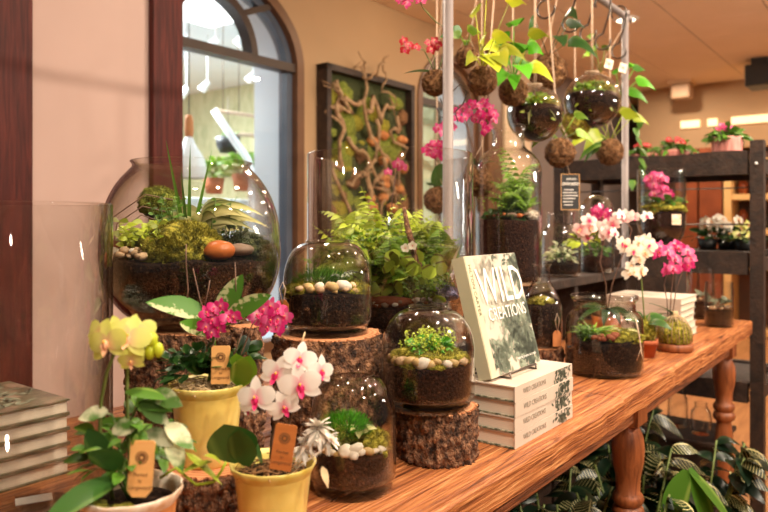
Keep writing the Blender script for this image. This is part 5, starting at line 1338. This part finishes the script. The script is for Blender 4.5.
koke_leaves(e, r, [(.2, .6, 2.6, 1.6, -1.0), (-.1, 1.6, 2.6, 1.4, -.5), (.5, 1.1, 2.5, 1.4, -.5), (-.3, .9, 2.8, 1.5, -.3), (.1, 1.2, 3.0, 1.4, -.1), (-.6, .4, 2.6, 1.3, -.6), (-.2, .2, 2.4, 1.2, -.9), (.3, .8, 2.6, 1.2, .3), (-.4, 1.4, 3.0, 1.4, -.2)], 'lf_bright'); koke_leaves(e, r, [(.9, .6, 2.8, 1.3, -.5), (.6, 1.5, 3.0, 1.1, -.2), (-.7, 1.3, 3.2, 1.4, -.2)], 'lf_yellow', 'yellow_foliage')
e, r, rr = hang(548, 72, 18, 'large dark moss ball with glossy drooping leaves, hanging highest', 1.0, mat='moss_brown', seed=5)
koke_leaves(e, r, [(.9, .5, 2.3, .9, -.4), (.3, .9, 1.6, .9, -.6), (-.5, .8, 1.6, .9, -.4), (.1, .5, 1.6, 1.0, -.9), (.6, .9, 1.8, .8, .2)], 'lf_dark')
e, r, rr = hang(575, 125, 14, 'golden green moss ball hanging between two glass globes', .95, mat='moss_gold', seed=6)
e, r, rr = hang(560, 153, 14.5, 'reddish brown moss ball hanging directly above the black sign', .90, mat='moss_brown', seed=7)
koke_leaves(e, r, [(-1, .3, 1.8, .8, -.1), (-.8, .6, 1.5, .8, 0), (1, .4, 1.6, .8, .2), (.5, .8, 1.5, .8, 0)], 'lf_mid')
e, r, rr = hang(610, 152, 13, 'brown moss ball with long drooping green leaves, hanging lowest right', .95, seed=8)
koke_leaves(e, r, [(-.8, 1.0, 2.6, 1.5, -.2), (-1, .4, 2.6, 1.4, -.3), (-1.2, .6, 3.2, 1.5, 0), (.5, 1.1, 2.6, 1.3, -.1), (-.3, 1.2, 2.4, 1.2, .2), (.9, .9, 1.8, 1.0, .1)], 'lf_lime'); koke_leaves(e, r, [(-1.1, 0, 2.6, 1.2, .1), (-.6, -.2, 2.2, 1.1, .2)], 'lf_green', 'green_foliage')
e, r, rr = hang(601, 84, 11.5, 'tan moss ball with small upright leaves behind the right globe', 1.06, mat='coir', seed=9, strands=20)
koke_leaves(e, r, [(-.3, 1, 1.8, .8, 0), (.1, 1, 1.8, .8, 0), (-.6, .8, 1.4, .7, -.1), (-.4, 1.3, 2.0, .7, 0)], 'lf_mid')
e, r, rr = hang(619, 106, 11, 'brown moss ball with pointed leaves beside the far upright', .99, seed=10)
koke_leaves(e, r, [(1, .8, 2.2, 1.3, -.1), (.9, .3, 2.2, 1.2, -.2), (.2, 1.2, 2.0, 1.1, 0), (-.2, 1.0, 1.8, 1.0, 0), (.6, 1.1, 1.8, 1.0, .1)], 'lf_bright')
b = MB(); O = e.location.copy(); Yk = O.y
pts = [(628, 100), (636, 112), (640, 124), (636, 134), (640, 150), (642, 172)]; b.tube([K_(u, v, -.02) for u, v in pts], .0015)
for u, v in ((634, 112), (641, 120), (637, 138), (641, 148), (642, 172), (640, 158), (643, 164), (635, 128), (632, 180)): b.leaf(K_(u, v, -.02), (rr.uniform(-.6, .6), -.5, -.8), .045, .030, .2, 0, 'heart', 6, .1)
b.build('trailing_vine', 'lf_green', e)
# price tags on the cords
for u, v in ((605, 64), (619, 68)):
    t_ = ray_n(u, .94); P0 = T(t_, .925, 0); P0.z = CAM-(v-222)/F*P0.y
    b = MB(); b.box((0, 0, 0), (.032, .0015, .036)); b.box((0, -.0015, 0), (.014, .001, .012), 1); o = b.build('price_tag', ['pot_white_rim', 'pot_pink'], None, False, P0, (0, .25, .2))
    tag(o, ['square white price tag on a cord under the rail', 'white price tag close to the far upright'][u == 619], 'price tag')
# hanging glass globes
def globe(u, v, rp, label, n, seed):
    e, r, rr = hang(u, v, rp, label, n, name='glass_globe_planter', seed=seed, cord=False)
    pr = [(r*math.cos(a), r*math.sin(a)) for a in [(-PI/2+.02)+(PI-.32)*i/30 for i in range(31)]]
    pr += [(r*.22, r*1.02), (r*.27, r*1.07)]
    b = MB(); b.lathe(pr+[(max(.0005, q-.003), z-.0005) for q, z in pr[::-1] if q > .002 and (q*q+z*z) > 0]+[(.001, -r+.003)], 48); b.build('glass_globe', 'glass', e)
    # soil bowl
    b = MB(); q = r-.005; ps_ = [(q*math.cos(a), q*math.sin(a)) for a in [(-PI/2+.02)+(PI/2+.16)*i/14 for i in range(15)]]; b.lathe([(0, -q)]+ps_+[(q*.85, r*.26), (q*.5, r*.34), (0, r*.38)], 36); b.build('soil', 'soil', e)
    mound(e, (r*.22, -r*.1, r*.3), (r*.58, r*.6, r*.3), 'moss_gold', 900, seed, r*.09)
    b = MB(); leafy(b, (-r*.1, -r*.3, r*.35), (r*.7, r*.55, r*.32), 190, r*.24, r*.13, 0, rr, .5); b.build('foliage', 'lf_mid', e)
    b = MB()
    for i in range(9):
        a_ = -PI/2+rr.uniform(-1, 1); z_ = rr.uniform(-.35, .3)*r; q_ = math.sqrt(r*r-z_*z_)*.955-.004; b.leaf((q_*math.cos(a_), q_*math.sin(a_), z_), (rr.uniform(-1, 1)*.6, 0, rr.uniform(-1, .6)), r*.22, r*.10, 0, 0, 'lance', 5, .0, (math.cos(a_), math.sin(a_), 0))
    b.build('pressed_leaves', 'lf_lime', e)
    b = MB(); top = RH+CAM-e.location.z-.012
    b.tube([(-.002, 0, r*1.02), (-.0016, 0, top)], .0016, seg=5); b.tube([(.003, 0, r*1.02), (.0016, 0, top)], .0016, seg=5); b.tube([(r*.25*math.cos(i*PI/4), r*.25*math.sin(i*PI/4), r*1.03) for i in range(9)], .002, seg=5); b.build('hanging_cord', 'cord', e)
    return e, r, rr
e, r, rr = globe(535, 114, 28, 'larger clear glass globe planter with dark soil, hanging left', .93, 21)
b = MB(); b.leaf((r*.3, -r*.9, r*.05), (.5, -.2, -.8), r*.45, r*.2, .1, 0, 'lance', 6); b.leaf((-r*.35, -r*.85, r*.1), (-.1, -.1, -1), r*.6, r*.12, 0, 0, 'lance', 6); b.build('hanging_leaf', 'lf_dracaena', e)
e, r, rr = globe(592, 101, 27.5, 'clear glass globe planter with green moss, hanging right', .90, 22)

# magenta orchid moss ball behind the cylinder and a small one beside it
e, r, rr = hang(478, 182, 15, 'netted moss ball with tall magenta orchid behind the cylinder terrarium', 1.02, seed=30, mat='moss_brown')
O = e.location.copy(); Yk = O.y
b = MB(); b.leaf((0, 0, r*.9), K_(503, 150, -.03)-Vector((0, 0, r*.6)), .095, .026, .55, 0, 'oval', 9, .1); b.leaf((0, 0, r*.9), (-.4, -.2, .9), .06, .025, .3, 0, 'oval', 8, .1); b.build('foliage', 'lf_orchid', e)
b = MB()
for pts in (((476, 165), (471, 145), (466, 125), (455, 112)), ((477, 165), (474, 140), (480, 120), (492, 112)), ((478, 165), (470, 135), (462, 108))): b.tube([K_(u, v, -.02) for u, v in pts], .0016)
b.build('flower_stem', 'stem_brown', e)
for u, v in ((438, 128), (446, 124), (452, 126), (443, 132), (457, 112), (463, 108), (469, 112), (465, 118), (458, 118), (478, 106), (484, 102), (490, 108), (480, 114), (487, 116), (493, 120), (482, 122), (488, 128), (494, 114), (475, 118), (472, 104), (485, 131)):
    bloom(e, K_(u, v, -.03+rr.uniform(-.02, .02)), (rr.uniform(-.7, .7), -1, rr.uniform(-.4, .5)), .030, 'phal', rr.choice(['pt_magenta', 'pt_pink']), 'lip_magenta', rr.uniform(-1, 1))
b = MB(); b.tube([K_(450, 108, -.12), K_(452, 92, -.12), K_(460, 84, -.12), K_(467, 92, -.12), K_(463, 104, -.12), K_(455, 112, -.12), K_(458, 122, -.12)], .0022); b.tube([K_(440, 98, -.1), K_(446, 112, -.1), K_(449, 122, -.1), K_(440, 116, -.1), K_(437, 108, -.1)], .0018)
b.build('curled_tendril', 'dark_metal', e)
e, r, rr = hang(437, 200, 13, 'small moss ball with one round leaf and pink blooms seen through the cylinder', 1.16, seed=31)
O = e.location.copy(); Yk = O.y
b = MB(); b.leaf((0, 0, r*.9), (.15, -.2, 1), .085, .055, .1, 0, 'round', 8, .1); rosette(b, (0, 0, r), 8, .05, .008, rr, .3, .6, 0, 'blade', (2.2, 4.2)); b.build('foliage', 'lf_orchid', e)
b = MB(); b.tube([(0, 0, r), K_(435, 170), K_(436, 150)], .0014); b.build('flower_stem', 'stem_brown', e)
for u, v in ((426, 150), (431, 146), (437, 148), (442, 150), (430, 154), (437, 155), (443, 156), (447, 152), (434, 144), (440, 144)): bloom(e, K_(u, v, -.01), (rr.uniform(-.7, .7), -1, rr.uniform(-.4, .5)), .030, 'phal', 'pt_magenta', 'lip_magenta', rr.uniform(-1, 1))
# pink blossoms on a thin stem inside the cylinder's back
P0 = T(ray_n(388, 1.2), 1.2, TH)
e = thing('potted_orchid', 'small pink orchid on a thin stem behind the cylinder terrarium', 'potted plant', P0)
O = P0.copy(); Yk = O.y
b = MB(); b.lathe([(0, 0), (.035, 0), (.045, .08), (.04, .08), (.036, .07), (0, .07)], 24); b.build('pot', 'terracotta', e)
b = MB(); rosette(b, (0, 0, .07), 5, .12, .04, rr, .7, .6, 0, 'oval'); b.build('foliage', 'lf_orchid', e)
b = MB(); b.tube([(0, 0, .07), K_(392, 240), K_(392, 200), K_(396, 175), K_(398, 166), K_(390, 170)], .0016); b.build('flower_stem', 'stem_brown', e)
for u, v, s_ in ((398, 164, .034), (402, 167, .03), (388, 172, .024)): bloom(e, K_(u, v, -.01), (-.2, -1, .1), s_, 'phal', 'pt_pink', 'lip_magenta')

# black sign hanging from the moss ball
ts = ray_n(570, .93); P0 = T(ts, .93, 0); Ys = P0.y; P0.z = CAM-(192-222)/F*Ys
e = thing('hanging_sign', 'small black sign with white handwriting hanging below a moss ball', 'sign', P0, .18)
sw, sh = 20/F*Ys, 36/F*Ys
edgebox('board', 'black', (sw, .004, sh), e, (0, 0, 0), 0, .0008)
b = MB()
for x, z, sx_, sz_ in ((-sw/2+.001, 0, .0016, sh), (sw/2-.001, 0, .0016, sh), (0, sh/2-.001, sw, .0016), (0, -sh/2+.001, sw, .0016)): b.box((x, -.0022, z), (sx_, .001, sz_))
b.build('border_line', 'tag_wood', e, False)
def scribble(z, x0, x1, hgt, r, seed, closed=False):
    b = MB(); n_ = int((x1-x0)/hgt*10); pts = []
    for i in range(n_+1):
        x = x0+(x1-x0)*i/n_; pts.append((x+.25*hgt*math.sin(i*1.9+seed), -.0030, z+hgt*.5*math.sin(i*1.37+seed*2)*(.6+.4*noise.noise((i*.4, seed, 0)))))
    b.tube(pts, r, seg=4); return b
q = sw*.43
scribble(sh*.36, -q*.5, q*.7, sh*.09, .0009, 1).build('handwriting', 'ink_white', e); scribble(sh*.22, -q, q, sh*.13, .0016, 2).build('handwriting', 'ink_white', e)
for k, (z, a, c) in enumerate(((.06, -.8, .4), (-.02, -.9, .8), (-.10, -.9, .9), (-.18, -.9, .6), (-.27, -.9, .3), (-.36, -.8, .3))): scribble(sh*z, q*a, q*c, sh*.042, .0008, 3+k).build('handwriting', 'ink_white', e)
b = MB(); b.tube([(0, 0, sh/2), (-.01, 0, sh/2+.03), (-.035, .0, sh/2+.07)], .001); b.build('hanging_cord', 'cord', e)

# ================================================================== orchids at the right half of the table
def spray(e, n, cx, cy, ru, rv, Y, sz, pm, lm, rr, face=(0, -1, .1)):
    for i in range(n):
        a = rr.uniform(0, 6.28); q = math.sqrt(rr.random())
        bloom(e, U(cx+ru*q*math.cos(a), cy+rv*q*math.sin(a), Y+rr.uniform(-.02, .02))-e.location, (face[0]+rr.uniform(-.6, .6), -1, face[2]+rr.uniform(-.3, .4)), sz*rr.uniform(.85, 1.15), 'phal', rr.choice(pm), rr.choice(lm), rr.uniform(-.5, .5))
rr = random.Random(71)
e = thing('potted_orchid', 'pale blush orchid spray with strap leaves, left of the white one', 'potted plant', W(.69, 2.17, TH))
O = e.location.copy(); Yk = 2.17
b = MB(); b.lathe([(0, 0), (.035, 0), (.046, .10), (.041, .10), (.037, .09), (0, .09)], 28); b.build('pot', 'peb_o', e); b = MB(); b.blob((0, 0, .10), (.04, .04, .025), 3, .3, 2.5, 0, 2); b.build('moss', 'moss_brown', e)
b = MB(); rosette(b, (0, 0, .115), 9, .15, .026, rr, .75, .5, 0, 'oval'); b.build('foliage', 'lf_dark', e)
b = MB(); b.tube([(0, 0, .1), K_(606, 285), K_(600, 262), K_(604, 238), K_(590, 222)], .002); b.tube([(0, 0, .1), K_(612, 285), K_(620, 262), K_(632, 230), K_(622, 216)], .002); b.build('flower_stem', 'stem_brown', e)
spray(e, 6, 587, 225, 8, 13, 2.15, .042, ['pt_blush'], ['lip_magenta', 'lip_peach'], rr); spray(e, 8, 608, 227, 14, 9, 2.15, .043, ['pt_blush', 'pt_white'], ['lip_magenta'], rr); spray(e, 9, 634, 217, 16, 8, 2.16, .040, ['pt_blush', 'pt_white'], ['lip_magenta'], rr)
b = MB(); leafy(b, U(585, 242, 2.18)-O, (.05, .04, .03), 26, .04, .02, 0, rr); b.build('fresh_foliage', 'lf_lime', e)
e = thing('potted_orchid', 'creamy white orchid spray in a tiny terracotta pot', 'potted plant', W(.757, 2.03, TH))
O = e.location.copy(); Yk = 2.03
b = MB(); b.lathe([(0, 0), (.026, 0), (.034, .038), (.036, .038), (.036, .05), (.031, .05), (.029, .04), (0, .04)], 28); b.build('pot', 'terracotta', e)
b = MB(); b.blob((0, 0, .07), (.03, .03, .035), 3, .3, 3, 0, 2); b.tufts((0, 0, .07), (.03, .03, .035), 300, .02, .001, 0, rr, -.2); b.build('moss', 'moss_gold', e)
b = MB(); rosette(b, (0, 0, .09), 5, .10, .045, rr, .5, 1.0, 0, 'oval'); b.build('foliage', 'lf_orchid', e)
b = MB(); b.tube([(0, 0, .08), K_(643, 300), K_(641, 275), K_(645, 250), K_(636, 240)], .002); b.build('flower_stem', 'stem', e)
spray(e, 12, 634, 247, 17, 10, 2.0, .042, ['pt_pure'], ['lip_peach', 'lip_magenta'], rr); spray(e, 8, 634, 266, 9, 12, 2.0, .038, ['pt_pure'], ['lip_peach'], rr)
b = MB(); straw_p = [K_(u, v) for u, v in ((646, 325), (650, 312), (648, 330), (655, 320))]; b.tube(straw_p, .0014); b.build('raffia', 'straw', e)
e = thing('kokedama_orchid', 'magenta orchid in a raffia-tied moss mound on a wooden base', 'potted plant', W(.882, 2.125, TH))
O = e.location.copy(); Yk = 2.125
b = MB(); b.lathe([(0, 0), (.050, 0), (.053, .006), (.053, .022), (.05, .024), (0, .024)], 40); b.build('wooden_base', 'leg_wood', e)
b = MB(); b.blob((0, 0, .045), (.047, .047, .050), 4, .15, 2.5, 0, 2, -.02); b.tufts((0, 0, .045), (.047, .047, .05), 900, .008, .0008, 0, rr, -.2); b.build('moss_mound', 'moss_gold', e)
b = MB()
for i in range(26):
    a = i*2*PI/26+rr.uniform(-.1, .1); b.tube([(.008*math.cos(a), .008*math.sin(a), .108), (.03*math.cos(a), .03*math.sin(a), .098), (.046*math.cos(a), .046*math.sin(a), .07), (.051*math.cos(a), .051*math.sin(a), .03)], .0011, seg=5)
b.tube([(0, 0, .1), (0, 0, .12)], .012, .01, 10); b.build('raffia', 'straw', e)
b = MB()
for pts in (((668, 318), (667, 300), (664, 285), (668, 270), (663, 262)), ((670, 318), (671, 295), (674, 270), (680, 258)), ((672, 318), (676, 290), (685, 265), (690, 256))): b.tube([K_(u, v) for u, v in pts], .0015)
b.build('flower_stem', 'stem_brown', e)
b = MB()
for u, v, w2 in ((655, 305, .034), (648, 316, .03), (652, 328, .028), (664, 312, .03)): b.leaf((0, 0, .11), K_(u, v)-Vector((0, 0, .10)), (K_(u, v)-Vector((0, 0, .11))).length*1.25+.02, w2, .2, 0, 'oval', 8, .12)
b.build('foliage', 'lf_orchid', e)
spray(e, 6, 657, 249, 9, 6, 2.1, .041, ['pt_magenta'], ['lip_magenta'], rr); spray(e, 7, 673, 252, 9, 8, 2.1, .041, ['pt_magenta', 'pt_pink'], ['lip_magenta'], rr); spray(e, 6, 687, 260, 6, 9, 2.12, .038, ['pt_magenta', 'pt_pink'], ['lip_magenta'], rr); spray(e, 3, 671, 269, 5, 4, 2.1, .038, ['pt_pink'], ['lip_magenta'], rr)
# small jars at the table end
for (X_, Y_, hh, rr_, sh_, lb, mt) in ((1.254, 2.62, .165, .050, .062, 'small straight glass jar half full of soil at the table corner', 'soil'), (1.285, 2.84, .20, .052, .07, 'taller glass jar with soil behind the corner jar', 'soil_red')):
    e = thing('small_jar_terrarium', lb, 'terrarium', W(X_, Y_, TH))
    pr = [(rr_*.94, 0), (rr_, .004), (rr_, hh*.85), (rr_*.96, hh*.88), (rr_*.96, hh)]; glass_vessel(e, pr, .003, .006, 40)
    soil_fill(e, pr, .0075, sh_, .0045, mt, .005, seed=3)
    b = MB(); leafy(b, (0, 0, sh_+.012), (rr_*.7, rr_*.7, .03), 36, .026, .014, 0, rr); b.build('foliage', 'lf_grey', e)
    pebbles(e, ring_spots(rr_*.78, sh_+.008, PI*1.1, PI*1.9, 7, rr), ['peb', 'peb_g'], .009, rr)
    
# ================================================================== things on the dark shelving
e = thing('wooden_pedestal', 'dark square wooden pedestal behind the six-book stack', 'pedestal', T(2.84, .80, TH), ANG)
edgebox('column', 'dark_shelf', (.15, .15, .285), e, (0, 0, .1425), 0, .004); edgebox('top_plate', 'dark_shelf', (.17, .17, .014), e, (0, 0, .292), 0, .003)
e = thing('bowl_terrarium', 'tall glass vase terrarium with pink orchid and a white tag, near the far upright', 'terrarium', T(2.84, .80, TH+.2995))
O = e.location.copy(); Yk = O.y
R_ = 23/F*Yk
pr = smoothprof([(.03, 0), (.05, .003), (R_*.8, .02), (R_*.98, .06), (R_, .10), (R_, 75/F*Yk)], 2); glass_vessel(e, pr, .004, .008, 40)
soil_fill(e, pr, .010, .13, .006, 'soil_red', .01, seed=5); mound(e, (0, -.02, .14), (.08, .07, .03), 'moss_gold', 600, 6, .01)
b = MB(); leafy(b, (0, 0, .16), (.07, .06, .05), 60, .05, .028, 0, rr); b.build('foliage', 'lf_green', e)
b = MB(); b.tube([(0, 0, .14), K_(660, 205), K_(658, 182)], .002); b.build('flower_stem', 'stem', e)
spray(e, 12, 655, 181, 10, 6, Yk-.04, .040, ['pt_pink'], ['lip_magenta'], rr); spray(e, 12, 661, 191, 13, 5, Yk-.04, .038, ['pt_pink', 'pt_magenta'], ['lip_magenta'], rr)
b = MB(); b.box((.02, -R_-.004, .10), (.035, .002, .04)); b.build('price_tag', 'pot_white_rim', e, False)
# blurred orchids on the middle shelf
for k, (u, Y, mt, lb) in enumerate(((708, 3.32, 'pt_pure', 'white flowering plant on the middle dark shelf, left'), (727, 3.3, 'pt_pure', 'white flowering plant on the middle dark shelf, next to yellow one'), (745, 3.2, 'pt_lime', 'yellowish flowering plant on the middle dark shelf by the post'))):
    P0 = SH(u, Y, -.129); e = thing('potted_plant', lb, 'potted plant', P0)
    b = MB(); b.lathe([(0, 0), (.035, 0), (.045, .05), (.04, .05), (.036, .04), (0, .04)], 20); b.build('pot', 'pot_black', e)
    b = MB(); leafy(b, (0, 0, .06), (.06, .05, .03), 26, .07, .035, 0, rr); b.build('foliage', 'lf_dark', e)
    for i in range(9): bloom(e, (rr.uniform(-.06, .06), rr.uniform(-.04, .04), rr.uniform(.09, .15) if mt != 'pt_lime' else rr.uniform(.05, .12)), (rr.uniform(-.6, .6), -1, .4), .05, 'phal', mt, 'lip_peach')
# scalloped pink pots on the top shelf
def pink_pot(u, Y, r, h, lb, fm, dense):
    P0 = SH(u, Y, .2455); e = thing('potted_flower', lb, 'potted plant', P0)
    def wob(rr_, z, a): return rr_*(1+.05*abs(math.sin(a*7))), z
    b = MB(); b.lathe([(0, 0), (r*.86, 0), (r*.88, .004), (r*.98, h*.9), (r, h), (r*.92, h), (r*.88, h*.85), (0, h*.85)], 84, 0, None, wob); b.build('pot', 'pot_pink', e)
    b = MB(); leafy(b, (0, 0, h*1.0), (r*1.1, r, r*.5), dense, r*.8, r*.4, 0, rr, .5); b.build('foliage', 'lf_green', e)
    for i in range(14): bloom(e, (rr.uniform(-.6, .5)*r, rr.uniform(-.6, .6)*r, h+r*rr.uniform(.5, .85)), (rr.uniform(-.6, .6), -1, .8), .03, 'small', fm, 'lip_peach', 0)
pink_pot(727, 3.02, .062, .118, 'scalloped pink pot with green foliage and dusty pink flowers, on the top beam', 'pt_pink', 110)
pink_pot(676, 3.25, .064, .085, 'pink pot with orange-red flowers on the top shelf, middle one', 'pt_red', 80)
pink_pot(644, 3.42, .064, .085, 'pink pot with red blooms on the top shelf, nearest the upright', 'pt_red', 60)
# glass jars on a low crate, added to darken the floor behind the table end
e = thing('added_crate', 'added low dark wooden crate under the glass jars, behind the far table leg', 'crate', T(2.99, 1.0, -CAM), ANG)
edgebox('body', 'dark_shelf', (.30, .80, .34), e, (0, 0, .17), 0, .004)
edgebox('lid', 'dark_shelf', (.32, .82, .016), e, (0, 0, .3485), 0, .003)
for i in range(7):
    hh = rr.uniform(.12, .17)
    e = thing('glass_jar', 'empty glass jar on the low crate under the table end, %s from the aisle' % ('first', 'second', 'third', 'fourth', 'fifth', 'sixth', 'seventh')[i], 'jar', T(2.95+.05*(i % 2), .68+.1*i, -CAM+.3570), 0, 'empty jars on the low crate')
    r_ = .040; glass_vessel(e, smoothprof([(r_*.9, 0), (r_, .006), (r_, hh*.7), (r_*.6, hh*.85), (r_*.6, hh)], 1), .003, .006, 24)

# ================================================================== zebra plants under the table
def zebra(X_, Y_, hgt, nleaf, lb, seed, L=.105, mix=.6):
    rr = random.Random(seed)
    e = thing('zebra_plant', lb, 'potted plant', W(X_, Y_, -CAM))
    b = MB(); b.lathe([(0, 0), (.07, 0), (.095, .16), (.1, .16), (.1, .185), (.09, .185), (.085, .165), (0, .165)], 32); b.build('pot', 'pot_black', e)
    b = MB(); b.lathe([(0, .172), (.084, .168)], 24); b.build('soil', 'soil', e)
    bz, bd, st = MB(), MB(), MB()
    for s_ in range(6):
        a = s_*2*PI/6+rr.uniform(-.4, .4); top = Vector((math.cos(a)*.13, math.sin(a)*.13, hgt*rr.uniform(.75, 1.0)))
        pts = [Vector((.02*math.cos(a), .02*math.sin(a), .165)), Vector((math.cos(a)*.08, math.sin(a)*.08, .165+(top.z-.165)*.5)), top]
        st.tube(pts, .004, .003, 6)
        for i in range(nleaf):
            t_ = .35+.65*i/nleaf; p = pts[0].lerp(pts[1], t_*2) if t_ < .5 else pts[1].lerp(pts[2], t_*2-1); az = a+rr.uniform(-1.7, 1.7)
            tgt = bz if rr.random() < mix else bd; q = L*rr.uniform(.7, 1.15)
            tgt.leaf(p, (math.cos(az), math.sin(az), rr.uniform(.0, .7)), q, q*.46, rr.uniform(.4, .9), 0, 'oval', 9, .14, (rr.uniform(-.5, .5), rr.uniform(-1.2, 0), .8), .006)
    st.build('stem', 'stem', e); bz.build('zebra_foliage', 'lf_zebra', e)
    if bd.v: bd.build('plain_foliage', 'lf_deep', e)
zebra(1.00, 2.22, .52, 18, 'zebra-striped leafy plant under the table, spreading toward the far leg', 1)
zebra(.74, 2.05, .52, 20, 'zebra-striped leafy plant under the table, just behind the near leg', 2, .10, .5)
zebra(.47, 1.86, .56, 20, 'dark leafy plant under the table, second from the farthest left', 3, .09, .3)
zebra(.62, 1.80, .50, 20, 'striped leafy plant under the table, immediately left of the near leg', 6, .09, .45)
zebra(.26, 1.66, .60, 20, 'dark leafy plant deepest under the table, farthest left', 4, .085, .2)
zebra(.84, 2.50, .56, 18, 'dark leafy plant under the table, behind the striped ones', 5, .10, .25)
e = thing('broadleaf_plant', 'single large plain green leaf plant under the table, low center', 'potted plant', W(.84, 1.86, -CAM))
b = MB(); b.lathe([(0, 0), (.05, 0), (.068, .12), (.06, .12), (.058, .11), (0, .11)], 28); b.build('pot', 'pot_black', e)
b = MB(); O = e.location.copy(); Yk = 1.86
for u0, v0, u1, v1, w2 in ((688, 470, 728, 520, .10), (690, 468, 705, 530, .08), (686, 470, 660, 520, .07)): b.leaf(K_(u0, v0), K_(u1, v1)-K_(u0, v0)+Vector((0, -.05, .02)), .16, w2, .2, 0, 'oval', 10, .1)
b.tube([(0, 0, .1), K_(684, 490), K_(688, 470)], .004); b.build('foliage', 'lf_green', e)

# dark crates added to fill the shaded space under the table's back
for k, (t_, lb) in enumerate(((1.35, 'added dark wooden crate under the table, farthest left of the row'), (1.92, 'added dark wooden crate under the middle of the table'), (2.5, 'added dark wooden crate under the table, toward the shelving unit'))):
    e = thing('added_crate', lb, 'crate', T(t_, 1.14, -CAM), ANG, 'added crates under the table')
    for i in range(5):
        for y in (-.16, .16): edgebox('slat', 'dark_shelf', (.56, .014, .108), e, (0, y, .058+i*.116), 0, .002)
    for x in (-.273, .273): edgebox('end_panel', 'dark_shelf', (.014, .306, .575), e, (x, 0, .29), 0, .002)
    edgebox('bottom_panel', 'dark_shelf', (.53, .30, .014), e, (0, 0, .012), 0, 0)
